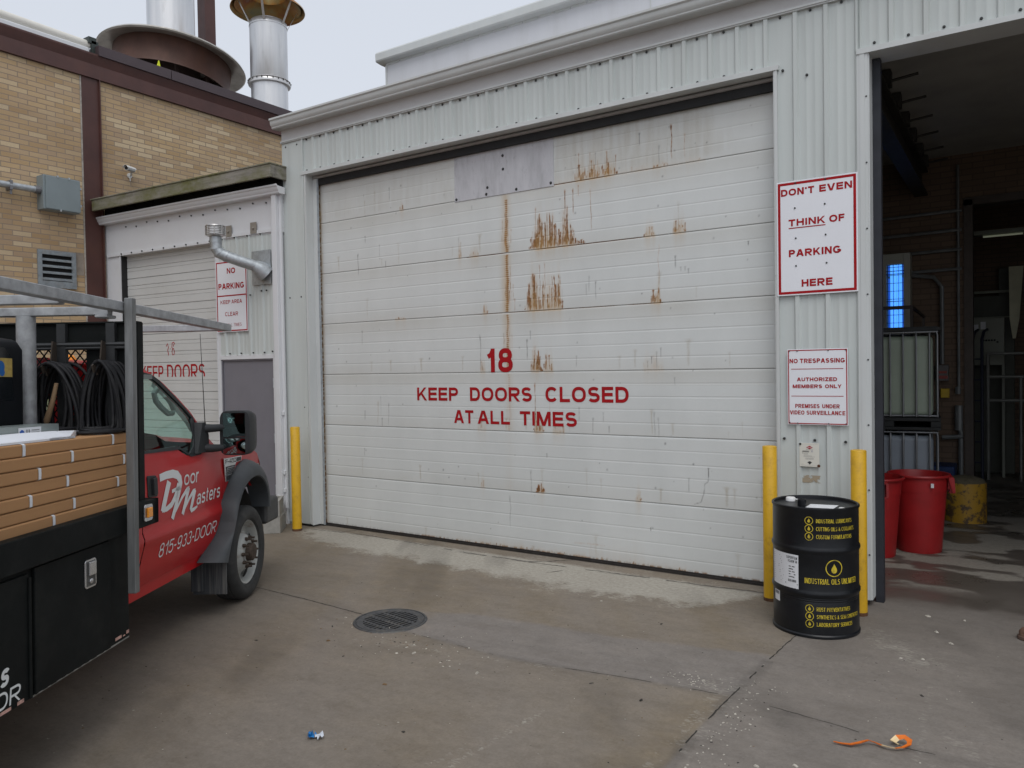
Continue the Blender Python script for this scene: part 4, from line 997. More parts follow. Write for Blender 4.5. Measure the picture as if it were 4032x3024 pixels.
m = MB(); m.lathe([(.345, 1.23), (.395, 1.24), (.40, 1.275), (.388, 1.30), (.40, 1.32), (.36, 1.345), (.345, 1.34)], 36); m.build('band', ST, s2, smooth=40)
m = MB()
for k in range(24): a = k * PI / 12; m.tube([(.40 * math.cos(a), .40 * math.sin(a), 1.28), (.405 * math.cos(a), .405 * math.sin(a), 1.31)], .009, 6)
m.build('bolt', SCREW, s2)
t = NT('heat_stained_steel')
c = t.ramp(t.noise(2.0, 4, .6), [(.25, (.20, .22, .20)), (.42, (.33, .29, .14)), (.55, (.42, .22, .06)), (.68, (.30, .10, .05)), (.8, (.34, .33, .29))])
t.set(Base_Color=c, Roughness=.38, Metallic=.55)
m = MB(); m.lathe([(.68, 2.72), (.70, 2.70), (.69, 2.73), (.36, 3.02), (.345, 3.02), (.345, 2.98), (.62, 2.745)], 48)
m.lathe([(.36, 3.0), (.36, 3.5), (.345, 3.5), (.345, 3.0)], 40); m.build('cap', t.mat, s2, smooth=35)
m = MB(); m.lathe([(.36, 2.97), (.375, 2.99), (.37, 3.03), (.345, 3.0)], 40); m.build('cap_rim', pm('sooty_rim', (.03, .025, .02), .6), s2, smooth=40)
m = MB()
for k in range(6): a = k * PI / 3 + .15; m.bar((.345 * math.cos(a), .345 * math.sin(a), 2.36), (.58 * math.cos(a), .58 * math.sin(a), 2.80), .045, .006)
m.build('strut', ST, s2)

# ------------------------------------------------------------------ signs
def sign(name, label, x0, x1, z0, z1, y, tone=SIGNW, parent_rot=None, thick=.004):
    o = MB(); cx, cz = (x0 + x1) / 2, (z0 + z1) / 2
    o.box(x0 - cx, x1 - cx, 0, thick, z0 - cz, z1 - cz)
    o = o.build(name, tone, None, bevel=.0015)
    o.location = (cx, y, cz); tag(o, label, 'sign')
    return o, cx, cz
def frame(m, x0, x1, z0, z1, wd, fn, mi=0):
    quad(m, x0, x1, z1 - wd, z1, fn, mi); quad(m, x0, x1, z0, z0 + wd, fn, mi); quad(m, x0, x0 + wd, z0 + wd, z1 - wd, fn, mi); quad(m, x1 - wd, x1, z0 + wd, z1 - wd, fn, mi)
def screws(o, pts, cx, cz, r=.007, mt=SCREW):
    for x, z in pts:
        q = MB(); q.lathe([(0, -.007), (r, -.005), (r, 0)], 8, axis='y', c=(x - cx, 0, z - cz)); q.build('screw', mt, o)
o, cx, cz = sign('wall_sign', 'large white sign with red border reading DON\'T EVEN THINK OF PARKING HERE', 5.452, 6.058, 2.426, 3.338, Y0 - .030)
m = MB(); fn = lambda x, z: (x - cx, -.0012, z - cz)
frame(m, 5.463, 6.047, 2.437, 3.327, .020, fn)
words(o, RED_T, fn, (("DON'T", 5.488, 5.742, 3.222, 3.277), ('EVEN', 5.780, 6.019, 3.222, 3.277), ('THINK', 5.545, 5.822, 2.977, 3.032), ('OF', 5.852, 5.963, 2.977, 3.032), ('PARKING', 5.545, 5.936, 2.733, 2.790), ('HERE', 5.641, 5.872, 2.490, 2.548)), .036)
quad(m, 5.545, 5.824, 2.958, 2.966, fn)
m.build('border', RED_T, o, fix=False)
screws(o, [(5.60, 3.318), (5.825, 3.318), (5.595, 3.12), (5.82, 3.125), (5.60, 2.88), (5.825, 2.885), (5.60, 2.66), (5.83, 2.665)], cx, cz)
o, cx, cz = sign('wall_sign', 'medium white sign reading NO TRESPASSING and PREMISES UNDER VIDEO SURVEILLANCE', 5.524, 5.979, 1.391, 1.994, Y0 - .028)
m = MB(); fn = lambda x, z: (x - cx, -.0012, z - cz)
frame(m, 5.530, 5.973, 1.397, 1.988, .0075, fn)
words(o, RED_T, fn, (('NO', 5.542, 5.605, 1.883, 1.918), ('TRESPASSING', 5.622, 5.957, 1.883, 1.918), ('AUTHORIZED', 5.598, 5.899, 1.738, 1.768), ('MEMBERS', 5.565, 5.788, 1.683, 1.712), ('ONLY', 5.810, 5.931, 1.683, 1.712), ('PREMISES', 5.583, 5.768, 1.525, 1.556), ('UNDER', 5.788, 5.917, 1.525, 1.556), ('VIDEO', 5.542, 5.653, 1.472, 1.504), ('SURVEILLANCE', 5.669, 5.957, 1.472, 1.504)), .033)
quad(m, 5.554, 5.945, 1.833, 1.838, fn); quad(m, 5.554, 5.945, 1.617, 1.622, fn)
m.build('border', RED_T, o, fix=False)
screws(o, [(5.602, 1.98), (5.835, 1.98), (5.602, 1.403), (5.835, 1.403), (5.54, 1.98), (5.963, 1.98), (5.54, 1.405), (5.963, 1.405)], cx, cz, .005)
# pest station card
o, cx, cz = sign('station_card', 'small cream card with a red diamond and black arrow, above the oil drum', 5.611, 5.762, 1.056, 1.245, Y0 - .024, pm('cream_card', (.66, .645, .58), .5, 0, .03, 5), thick=.002)
INK = pm('black_ink', (.03, .03, .03), .6); GINK = pm('grey_ink', (.22, .22, .21), .6)
m = MB(); fn = lambda x, z: (x - cx, -.0012, z - cz); X = lambda f: 5.611 + f * .151; Zc = lambda f: 1.245 - f * .189
m.add([fn(X(.34), Zc(.19)), fn(X(.515), Zc(.115)), fn(X(.68), Zc(.19)), fn(X(.515), Zc(.26))], [(0, 1, 2, 3)]); 
m.build('diamond', RED_T, o, fix=False)
m = MB(); fn = lambda x, z: (x - cx, -.0018, z - cz); word(m, 'ORKIN', X(.40), X(.62), Zc(.205), Zc(.172), fn, .02); m.build('diamond_lettering', SIGNW, o, fix=False)
m = MB(); fn = lambda x, z: (x - cx, -.0012, z - cz)
m.add([fn(X(a), Zc(b)) for a, b in ((.46, .77), (.57, .77), (.57, .80), (.64, .805), (.515, .905), (.39, .805), (.46, .80))], [(0, 1, 2, 6), (6, 2, 3, 5), (5, 3, 4)])
for a, b, z, h in ((.15, .48, .35, .018), (.15, .49, .385, .018), (.15, .19, .44, .02)): quad(m, X(a), X(b), Zc(z), Zc(z - h), fn)
m.build('arrow', INK, o, fix=False)
m = MB()
for a, b, z, h in ((.33, .70, .285, .01), (.21, .43, .445, .009), (.21, .43, .485, .009), (.21, .64, .545, .009), (.21, .78, .585, .009), (.10, .20, .90, .005), (.07, .93, .05, .003), (.07, .90, .94, .003)): quad(m, X(a), X(b), Zc(z), Zc(z - h), fn)
for z in (.645, .685): quad(m, X(.30), X(.72), Zc(z), Zc(z - .010), fn)
m.build('small_print', GINK, o, fix=False)
m = MB(); word(m, '22', X(.59), X(.68), Zc(.375), Zc(.315), fn, .0); m.build('handwriting', pm('blue_ink', (.06, .05, .25), .6), o, fix=False)
screws(o, [(5.618, 1.236)], cx, cz, .009); 
m = MB(); disc(m, X(.97), Zc(.95), .012, fn, 12); m.build('rust_spot', pm('rust_spot', (.09, .03, .015), .9, 0, .4, 60), o, fix=False)
# annex sign
o, cx, cz = sign('wall_sign', 'tall NO PARKING KEEP AREA CLEAR sign beside the annex entrance, under the flue pipe', -1.158, -.578, 2.409, 3.322, 0)
o.location = Matrix.Translation((-.48, -.20, 0)) @ Matrix.Rotation(R_(3.4), 4, 'Z') @ Vector((cx, -.030, cz)); o.rotation_euler = (0, 0, R_(3.4))
m = MB(); fn = lambda x, z: (x - cx, -.0012, z - cz)
frame(m, -1.148, -.588, 2.419, 3.312, .016, fn); quad(m, -1.132, -.604, 2.868, 2.884, fn)
words(o, RED_T, fn, (('NO', -.947, -.792, 3.158, 3.229, .030), ('PARKING', -1.112, -.634, 2.961, 3.036, .030), ('KEEP', -1.080, -.895, 2.772, 2.820, .012), ('AREA', -.872, -.679, 2.772, 2.820, .012), ('CLEAR', -.998, -.756, 2.614, 2.666, .012), ('AT ALL TIMES', -1.05, -.694, 2.479, 2.52, -.008)), .02)
m.build('border', RED_T, o, fix=False)
# ------------------------------------------------------------------ bollards
YEL = pm('yellow_safety_paint', (.62, .36, .012), .45, 0, .10, 4, dirt=(.25, .13, .02), damt=.45, dsc=14, bump=.08, bs=40)
def bollard(x, y, label, h=1.232, r=.055):
    o = empty('bollard', (x, y, 0), label=label, cat='bollard', group='yellow pipe bollards by the doors')
    m = MB(); m.lathe([(0, h), (r * .6, h), (r - .004, h - .003), (r, h - .008), (r, 0)], 28); m.build('pipe', YEL, o, smooth=40)
    m = MB(); m.lathe([(r + .0012, .0), (r + .0012, .018), (r + .0005, .026)], 28); m.build('rusty_foot', pm('rusty_foot', (.10, .045, .02), .9, 0, .4, 40), o, smooth=40)
    return o
bollard(-.072, -.400, 'yellow bollard at the left foot of the big overhead door, near the concrete blocks')
bollard(5.428, -.372, 'yellow bollard between the big overhead door and the oil drum')
bollard(6.085, -.405, 'yellow bollard right of the oil drum, beside the open bay')
t = NT('chipped_yellow_paint')
c = t.mix(t.ramp(t.noise(9, 6, .75), [(.49, (0, 0, 0)), (.57, (1, 1, 1))]), (.42, .235, .018), (.10, .06, .028)); t.set(Base_Color=c, Roughness=.6)
m = MB(); m.lathe([(0, .535), (.10, .525), (.19, .49), (.215, .455), (.22, .44), (.22, 0)], 32)
o = m.build('stub_bollard', t.mat, None, smooth=30); o.location = (6.555, 3.87, 0); tag(o, 'short thick chipped yellow concrete post inside the open bay', 'bollard')
m = MB(); m.lathe([(0, .537), (.10, .527), (.19, .492), (.214, .458)], 32); m.build('dirty_cap', pm('dusty_concrete_cap', (.13, .11, .07), .9, 0, .3, 12), o, smooth=40)

# ------------------------------------------------------------------ oil drum
dr = empty('oil_drum', (5.863, -.829, 0), label='black steel oil drum with yellow lettering between two yellow bollards', cat='oil drum')
BLK = pm('black_drum_paint', (.008, .009, .011), .34, .0, .25, 5, dirt=(.045, .045, .043), damt=.14, dsc=7, bump=.03, bs=14, spec=.32)
R = .286
prof = [(0, .868), (R - .022, .868), (R - .012, .872), (R - .010, .888), (R - .002, .894), (R + .006, .890), (R + .007, .878), (R, .866)]
for zc_ in (.600, .302): prof += [(R, zc_ + .028), (R + .004, zc_ + .016), (R + .009, zc_ + .006), (R + .009, zc_ - .006), (R + .004, zc_ - .016), (R, zc_ - .028)]
for z in (.276, .262, .248): prof += [(R, z + .005), (R - .002, z), (R, z - .005)]
prof += [(R, .026), (R + .007, .018), (R + .007, .004), (R, 0)]
m = MB(); m.lathe(prof, 72); m.build('barrel', BLK, dr, smooth=35)
cdx, cdy = .206, -.978
def dfn(off):
    def fn(a, z):
        th = a / R; r = R + off
        return ((cdx * math.cos(th) - cdy * math.sin(th)) * r, (cdy * math.cos(th) + cdx * math.sin(th)) * r, z)
    return fn
DY = pm('drum_yellow_print', (.60, .46, .03), .5, 0, .12, 30, dirt=(.10, .08, .02), damt=.8, dsc=16)
m = MB(); fn = dfn(.0012)
def drop(m, a, z, s):
    pts = [(0, 1.0), (.22, .55), (.48, .1), (.55, -.25), (.45, -.6), (.2, -.8), (-.2, -.8), (-.45, -.6), (-.55, -.25), (-.48, .1), (-.22, .55)]
    m.add([fn(a + p[0] * s, z + p[1] * s) for p in pts], [tuple(range(len(pts)))])
def row(sx, z, txt, a0, a1):
    m = MB(); disc(m, sx, z, .0275, fn, 24, 0, .0235); drop(m, sx, z, .0165); m.build('drop_logo', DY, dr, fix=False); words(dr, DY, fn, [(txt, a0, a1, z - .0135, z + .0135)], .020)
for z, s, a1 in ((.808, 'INDUSTRIAL LUBRICANTS', .265), (.754, 'CUTTING OILS & COOLANTS', .288), (.700, 'CUSTOM FORMULATIONS', .264), (.205, 'RUST PREVENTATIVES', .246), (.153, 'SYNTHETICS & SEMI-SYNTHETICS', .345), (.101, 'LABORATORY SERVICES', .268)): row(-.040, z, s, .006, a1)
m = MB(); disc(m, .122, .487, .058, fn, 40, 0, .052); drop(m, .122, .482, .036)
words(dr, DY, fn, [('INDUSTRIAL OILS UNLIMITED', -.070, .315, .377, .414)], .022)
m.build('drop_logo', DY, dr, fix=False)
PAPER = pm('white_paper_label', (.72, .73, .75), .5, 0, .03, 6)
m = MB(); k = 14
for (a0, a1, z0, z1) in ((-.365, -.112, .318, .560), (-.345, -.275, .205, .315)):
    m.add([fn(a0 + (a1 - a0) * i / k, z0) for i in range(k + 1)] + [fn(a0 + (a1 - a0) * i / k, z1) for i in range(k + 1)], [(i, i + 1, k + 2 + i, k + 1 + i) for i in range(k)])
m.build('paper_label', PAPER, dr, smooth=60)
fn2 = dfn(.0020); m = MB()
word(m, 'SUPERFILM', -.205, -.120, .528, .546, fn2, .02); word(m, 'FG/AW 68', -.190, -.120, .503, .521, fn2, .02)
rg = random.Random(3)
for i in range(14): z = .538 - i * .0135; quad(m, -.350, -.350 + rg.uniform(.07, .12), z, z - .004, fn2)
for i in range(5): z = .478 - i * .018; quad(m, -.185, -.185 + rg.uniform(.03, .055), z, z - .006, fn2)
for i in range(16): a = -.190 + i * .0040; quad(m, a, a + rg.uniform(.001, .003), .368, .385, fn2)
quad(m, -.215, -.118, .352, .358, fn2)
for i in range(10): a = -.335 + i * .0055; quad(m, a, a + rg.uniform(.002, .0045), .250, .272, fn2)
m.build('label_print', INK, dr, fix=False)
m = MB()
ux, uy = .978, .206
def top(a, b): return (ux * a * R - cdx * b * R * -1 * -1, uy * a * R - cdy * b * R, 0)
def tp(a, b): return (ux * a * R + (-cdx) * b * R, uy * a * R + (-cdy) * b * R)
x, y = tp(-.58, .45); m.lathe([(0, .898), (.030, .897), (.034, .892), (.034, .870)], 24, c=(x, y, 0)); m.bar((x + .03, y, .885), (x + .05, y - .005, .885), .012, .006)
x, y = tp(.60, -.50); m.lathe([(0, .884), (.018, .883), (.020, .878), (.020, .868)], 20, c=(x, y, 0))
m.build('bung_cap', pm('white_plastic', (.75, .75, .74), .4, 0, .02), dr, smooth=40)
x, y = tp(-.30, -.18); m = MB(); m.lathe([(.022, .868), (.022, .915), (.029, .915), (.030, .905), (.030, .868)], 24, c=(x, y, 0)); m.lathe([(0, .880), (.022, .880)], 20, c=(x, y, 0)); m.build('spout', BLK, dr, smooth=40)
m = MB(); q = [tp(a, b) for a, b in ((-.22, -.42), (.42, -.42), (.55, .08), (-.10, .10))]; m.add([(p[0], p[1], .8692) for p in q], [(0, 1, 2, 3)]); m.build('lid_label', PAPER, dr)

# ------------------------------------------------------------------ bins, tanks and fittings inside the open bay
REDP = pm('red_bin_plastic', (.33, .012, .014), .45, 0, .12, 5, dirt=(.16, .015, .015), damt=.4, dsc=4)
def bin_(x, y, label, rz=0):
    o = empty('trash_bin', (x, y, 0), (0, 0, rz), label=label, cat='trash bin', group='red plastic bins inside the open bay')
    m = MB(); m.lathe([(0, .03), (.195, .03), (.20, .0), (.205, .02), (.248, .60), (.252, .60), (.262, .735), (.282, .742), (.288, .755), (.282, .768), (.268, .768), (.252, .73), (.238, .60), (.19, .05), (0, .05)], 40)
    m.build('bin', REDP, o, smooth=35)
    for s in (-1, 1):
        m = MB()
        # hollow carrying grip under the rim
        m.bar((s * .252, -.10, .735), (s * .292, -.085, .60), .012, .09, up=(0, 1, 0)); m.bar((s * .285, -.095, .60), (s * .285, .095, .60), .05, .02); m.bar((s * .275, -.095, .735), (s * .275, .095, .735), .045, .02)
        m.bar((s * .28, -.095, .735), (s * .29, -.095, .60), .02, .045, up=(1, 0, 0)); m.bar((s * .28, .095, .735), (s * .29, .095, .60), .02, .045, up=(1, 0, 0))
        m.build('handle', REDP, o)
    return o
bin_(5.880, 1.640, 'red plastic trash bin half hidden behind the bay edge, nearer of the two', R_(-75))
o = bin_(6.245, 2.045, 'red plastic trash bin standing beside the yellow stub post, farther of the two', R_(10))
m = MB(); m.box(.085, .11, -.275, -.262, .66, .70); m.build('sticker', PAPER, o)
TANK = pm('milky_tank_plastic', (.40, .47, .37), .35, 0, .06, 3)
TANK2 = pm('bluish_tank_plastic', (.33, .37, .42), .35, 0, .06, 3)
CAGE = pm('cage_steel', (.30, .31, .32), .4, .6, .1)
PALL = pm('black_pallet', (.018, .02, .02), .6, 0, .2)
def ibc(z, tank, label, lid):
    o = empty('storage_tote', (5.80, 3.5, z), (0, 0, R_(5)), label=label, cat='tank', group='caged plastic tanks stacked inside the open bay')
    m = MB(); m.box(-.46, .46, -.46, .46, .15, 1.05); m.build('tank', tank, o, bevel=.06, seg=4)
    m = MB(); m.box(-.50, .53, -.52, .5, .0, .035); m.box(-.50, .53, -.52, .5, .10, .14)
    for a in (-.5, -.03, .43): m.box(a, a + .10, -.515, .495, .035, .10)
    m.build('pallet', PALL, o, bevel=.006)
    m = MB()
    for k in range(8):
        x = -.49 + k * .1305
        m.tube([(x, -.47, 1.09), (x, -.495, 1.06), (x, -.50, .98), (x, -.50, .15)], .011, 8)
        m.tube([(.49, x, 1.09), (.50, x, 1.05), (.50, x, .15)], .011, 8)
    for zz in (.16, .5, .8, 1.09): 
        y = -.475 if zz > 1 else -.485
        if zz in (.16, 1.09): m.tube([(-.5, y, zz), (.5, y, zz), (.5, .5, zz), (-.5, .5, zz)], .011, 8)
    for x in (-.25, .0, .25): m.tube([(x, -.47, 1.09), (x, .5, 1.09)], .010, 8)
    m.build('cage', CAGE, o, smooth=50)
    m = MB()
    if lid: m.box(-.52, .53, -.49, .5, 1.105, 1.14); m.box(-.5, .5, -.5, -.48, 1.14, 1.15)
    else: m.lathe([(0, 1.09), (.09, 1.09), (.09, 1.05)], 20)
    m.build('lid', PALL, o)
ibc(0.0, TANK2, 'bluish caged plastic tank at the bottom of the stack, behind the red bins', False)
ibc(1.115, TANK, 'milky green caged plastic tank on top of another caged tank, under the blue lamp', True)
il = empty('insect_lamp', (5.675, 4.98, 2.77), label='pale wall lamp box with glowing blue tubes above the caged tanks', cat='lamp')
FR = pm('putty_lamp_case', (.42, .42, .36), .5, 0, .05)
m = MB(); x0, x1 = -.215, .228
m.box(x0, -.05, -.23, -.20, -.56, .54); m.box(.148, x1, -.23, -.20, -.56, .54); m.box(-.05, .148, -.23, -.20, .40, .54); m.box(-.05, .148, -.23, -.20, -.56, -.52); m.box(x0, x1, -.20, .0, .52, .54); m.box(x0, x0 + .02, -.2, 0, -.56, .54); m.box(x1 - .02, x1, -.2, 0, -.56, .54); m.box(x0, x1, -.03, -.01, -.56, .54)
m.build('case', FR, il, bevel=.004)
UV = emis('reflector_blue_glow', (.02, .11, .50), .45); UV2 = emis('blue_tube_core', (.10, .40, .95), .95)
m = MB()
for x in (-.005, .035, .07, .105): m.tube([(x, -.13, -.52), (x, -.13, .40)], .016, 10)
m.build('tube', UV2, il, smooth=60)
m = MB(); m.box(-.05, .148, -.10, -.095, -.52, .40); m.build('reflector', UV, il)  # plate emits blue itself, standing in for tube light bouncing off it
m = MB()
for k in range(9): z = -.48 + k * .105; m.tube([(-.055, -.232, z), (.152, -.232, z)], .0035, 6)
for z in (.31, .27, -.09): m.tube([(-.06, -.234, z), (.16, -.234, z)], .005, 6)
for x in (-.04, .03, .09, .14): m.tube([(x, -.232, -.52), (x, -.232, .40)], .003, 6)
m.build('guard', SCREW, il)
DKB = pm('dark_brown_rail', (.07, .055, .048), .55, .2, .15)
hr = MB(); hr.bar((5.2, 4.3, 2.57), (5.98, 4.3, 2.565), .03, .045); hr.bar((5.965, 4.3, 2.58), (5.965, 4.3, 1.2), .035, .035); hr.bar((5.965, 4.3, 2.57), (6.06, 4.8, 2.46), .03, .03); hr.bar((6.05, 4.8, 2.47), (6.05, 4.8, 1.2), .03, .03); hr.bar((5.25, 4.3, 2.57), (5.25, 4.3, 0), .035, .035); hr.bar((5.965, 4.3, 1.2), (5.965, 4.3, 0), .035, .035)
hr = hr.build('pipe_rack', DKB, None); tag(hr, 'dark brown pipe rack crossing in front of the blue wall lamp', 'rack')
m = MB(); m.box(6.02, 6.42, 4.4, 4.9, .0, .56); o = m.build('plastic_crate', pm('dark_blue_plastic', (.012, .035, .12), .5), None, bevel=.02); tag(o, 'dark blue plastic crate on the floor behind the red bins', 'crate')
# room beyond
CABM = pm('grey_green_enamel', (.24, .25, .20), .5, 0, .06)
o = empty('control_cabinet', (6.68, 8.0, 0), label='grey control cabinet with a row of knobs in the room beyond the bay', cat='cabinet')
m = MB(); m.box(-.235, .225, 0, .35, 1.80, 2.56); m.build('case', CABM, o, bevel=.008)
m = MB()
for k in range(6): m.lathe([(0, -.03), (.014, -.028), (.016, 0)], 10, axis='y', c=(-.06 + k * .038, 0, 2.20 - (.0 if k < 5 else .03)))
m.build('knob', BLACK, o)
m = MB(); m.box(-.10, -.03, -.004, 0, 2.38, 2.50); m.box(-.20, -.13, -.004, 0, 2.36, 2.46); m.build('label_plate', PAPER, o)
m = MB(); m.box(-.235, -.20, .0, .3, 0, 1.8); m.box(.19, .225, .0, .3, 0, 1.8); m.build('leg', CABM, o)
o = empty('machine_frame', (6.72, 8.5, 0), label='tall grey green machine panels standing behind the control cabinet', cat='machine')
m = MB(); m.box(-.30, .32, 0, .3, 0, 2.95); m.box(.10, .32, 0, .3, 2.95, 3.4); m.build('panel', pm('dark_machine_green', (.085, .09, .07), .6), o, bevel=.01)
m = MB(); m.box(-.30, .32, -.03, 0, 2.99, 3.03); m.box(-.30, .32, -.02, 0, 2.58, 2.60); m.box(-.28, -.25, -.02, 0, 1.2, 3.5); m.build('rail', pm('pale_rail', (.25, .26, .2), .5), o)
o = MB(); o.rings([[(-.11, 0, .58), (.085, 0, .58), (.085, .05, .58), (-.11, .05, .58)], [(-.10, 0, -.25), (.03, 0, -.25), (.03, .05, -.25), (-.10, .05, -.25)], [(-.06, 0, -.56), (-.02, 0, -.56), (-.02, .05, -.56), (-.06, .05, -.56)]], cap0=True, cap1=True)
o = o.build('hanging_sheet', pm('pale_yellow_sheet', (.62, .60, .42), .6), None); o.location = (7.075, 8.0, 2.78); tag(o, 'pale yellowish hanging sheet in the room beyond the bay', 'sheet')
o = empty('ceiling_lamp', (7.0, 7.0, 3.75), label='fluorescent lamp under the ceiling of the room beyond the bay', cat='lamp')
m = MB(); m.box(-.6, .6, -.1, .1, 0, .06); m.build('housing', CABM, o)
m = MB(); m.tube([(-.35, 0, -.02), (.15, 0, -.02)], .014, 10); m.build('tube', emis('warm_tube', (.80, .85, .62), .07), o)
o = MB(); RAIL = pm('rail_grey', (.26, .26, .24), .5, .3)
for a, b in (((6.68, 7.6, 1.98), (9, 7.6, 1.98)), ((6.68, 7.6, 1.62), (9, 7.6, 1.62)), ((6.68, 7.6, 1.25), (9, 7.6, 1.25)), ((6.69, 7.6, .0), (6.69, 7.6, 1.98)), ((7.12, 7.6, .0), (7.12, 7.6, 1.62)), ((8.5, 7.6, .0), (8.5, 7.6, 1.98))): o.tube([a, b], .024, 8)
o = o.build('guard_rail', RAIL, None, smooth=50); tag(o, 'grey pipe guard rail in the dim room beyond the bay', 'railing')
o = MB()
for x in (6.50, 6.62): o.tube([(x, 7.3, 0), (x, 7.3, 2.2), (x + .02, 7.4, 2.32), (x + .06, 7.6, 2.36)], .022, 8)
for k in range(6): o.tube([(6.50, 7.3, .3 + k * .32), (6.62, 7.3, .3 + k * .32)], .012, 6)
o = o.build('step_ladder', pm('dark_blue_paint', (.03, .035, .06), .5), None, smooth=50); tag(o, 'narrow dark ladder with hooped top beyond the bay door frame', 'ladder')

# ------------------------------------------------------------------ concrete blocks beside the left bollard
CMU = pm('concrete_block', (.30, .29, .265), .95, 0, .18, 9, bump=.5, bs=70, dirt=(.20, .195, .18), damt=.5, dsc=6)
def cmu(x, y, z, rz, label):
    m = MB(); L, W_, H = .39, .19, .19
    xs_ = [-.195, -.165, -.015, .015, .165, .195]; ys_ = [-.095, -.063, .063, .095]
    for i in range(5):
        for j in range(3):
            if j == 1 and i in (1, 3): continue
            m.box(xs_[i], xs_[i + 1], ys_[j], ys_[j + 1], 0, H)
    me = m.build('concrete_block', CMU, None)
    bm = bmesh.new(); bm.from_mesh(me.data); bmesh.ops.remove_doubles(bm, verts=bm.verts, dist=1e-5)
    # drop the faces shared between neighbouring cells
    seen = {}
    for f in bm.faces: seen.setdefault(tuple(sorted(v.index for v in f.verts)), []).append(f)
    bmesh.ops.delete(bm, geom=[f for fs in seen.values() if len(fs) > 1 for f in fs], context='FACES_ONLY')
    bmesh.ops.recalc_face_normals(bm, faces=bm.faces); bm.to_mesh(me.data); bm.free()
    b = me.modifiers.new('bevel', 'BEVEL'); b.width = .004; b.segments = 2; b.limit_method = 'ANGLE'
    me.location = (x, y, z); me.rotation_euler = (0, 0, rz)
    tag(me, label, 'concrete block', 'concrete blocks stacked by the annex entrance')
    return me
an_ = math.atan2(.76, -.64)
cmu(-.318, -.523, .0, an_, 'hollow grey concrete block on the ground, under another block')
cmu(-.322, -.536, .192, an_ + .05, 'hollow grey concrete block on top of another block beside the left yellow bollard')

# ------------------------------------------------------------------ storm drain
IRON = pm('cast_iron', (.075, .076, .078), .6, .35, .25, 20, bump=.3, bs=60, dirt=(.17, .15, .12), damt=.6, dsc=12)
sdn = empty('storm_drain', (3.13, -2.30, 0), label='round cast iron storm drain grate set in the concrete yard', cat='drain')
m = MB(); m.lathe([(.205, -.02), (.205, .004), (.252, .006), (.254, .001), (.258, .001), (.260, .007), (.272, .007), (.278, .0), (.278, -.03)], 64); m.build('frame', IRON, sdn, smooth=40)
m = MB(); A = R_(80); ca, sa = math.cos(A), math.sin(A)
def gb(u0, v0, u1, v1, wd, z0=-.022, z1=.004):
    p = (u0 * ca - v0 * sa, u0 * sa + v0 * ca, (z0 + z1) / 2); q_ = (u1 * ca - v1 * sa, u1 * sa + v1 * ca, (z0 + z1) / 2); m.bar(p, q_, wd, z1 - z0)
for k in range(-5, 6):
    v = k * .0375; h = math.sqrt(max(.207 ** 2 - v * v, 0)); gb(-h, v, h, v, .0145, -.0025)
for u in (-.135, -.03, .075): 
    h = math.sqrt(.207 ** 2 - u * u); gb(u, -h, u, h, .020, -.002, .0035)
m.build('grate', IRON, sdn)
m = MB(); m.lathe([(.245, -.005), (.245, -.5), (0, -.5)], 40); m.build('pit', DARKV, sdn)

# ------------------------------------------------------------------ litter
OR = pm('orange_peel', (.72, .16, .01), .5, 0, .15, 30, bump=.3, bs=300); PITH = pm('orange_pith', (.75, .58, .33), .8, 0, .12, 30)
pts = [(6.31, -2.585, .012), (6.345, -2.580, .010), (6.385, -2.575, .013), (6.42, -2.545, .018), (6.455, -2.505, .022), (6.485, -2.495, .014), (6.515, -2.505, .012), (6.545, -2.515, .016), (6.575, -2.505, .012), (6.605, -2.490, .018), (6.630, -2.460, .026), (6.630, -2.430, .032), (6.605, -2.410, .036), (6.575, -2.425, .032), (6.560, -2.455, .022), (6.585, -2.462, .016)]
tw = [.1, .2, .3, .2, .4, .7, .5, .9, .6, .4, .6, 1.0, 1.2, 1.1, .9, .8]; wds = [.008, .014, .020, .018, .013, .014, .016, .014, .013, .016, .022, .028, .030, .034, .032, .016]
m = MB(); ra = []
for i, p in enumerate(pts):
    p = Vector(p); d = (Vector(pts[min(i + 1, len(pts) - 1)]) - Vector(pts[max(i - 1, 0)])).normalized(); sd_ = d.cross(Vector((0, 0, 1))).normalized(); a = tw[i] * .55
    ax_ = sd_ * math.cos(a) + Vector((0, 0, 1)) * math.sin(a) * .6; nn = d.cross(ax_).normalized() * .0015
    q_ = p.copy(); q_.z = max(q_.z, abs(ax_.z) * wds[i] / 2 + .003); ra.append((q_, ax_ * wds[i] / 2, nn))
n = len(ra)
for sgn, mi in ((1, 1), (-1, 0)):
    vs = [q_ + a + b * sgn for q_, a, b in ra] + [q_ - a + b * sgn for q_, a, b in ra]
    m.add(vs, [(i, i + 1, n + i + 1, n + i) for i in range(n - 1)], 0)
m.m = [(0 if i in (0, 1, 2, 3, 4, 5, 9, 10) else 1) for i in range(n - 1)] + [(0 if i < 6 or i in (8, 9, 10, 11, 12) else 1) for i in range(n - 1)]
o = m.build('orange_peel', [OR, PITH], None, smooth=80, fix=False); tag(o, 'curled strip of orange peel lying on the concrete', 'peel')
rg = random.Random(8)
def crumple(name, mt, n, sx, sy, sz, loc, rz, parent=None):
    bm = bmesh.new(); bmesh.ops.create_grid(bm, x_segments=n, y_segments=n, size=.5)
    for v in bm.verts:
        v.co.z = abs(rg.gauss(0, .5)) * sz; v.co.x = v.co.x * sx + rg.gauss(0, .06) * sx; v.co.y = v.co.y * sy + rg.gauss(0, .06) * sy
    me = bpy.data.meshes.new(name); bm.to_mesh(me); bm.free(); me.materials.append(mt)
    o = bpy.data.objects.new(name, me); C.objects.link(o); o.location = loc; o.rotation_euler = (0, 0, rz)
    if parent: o.parent = parent
    return o
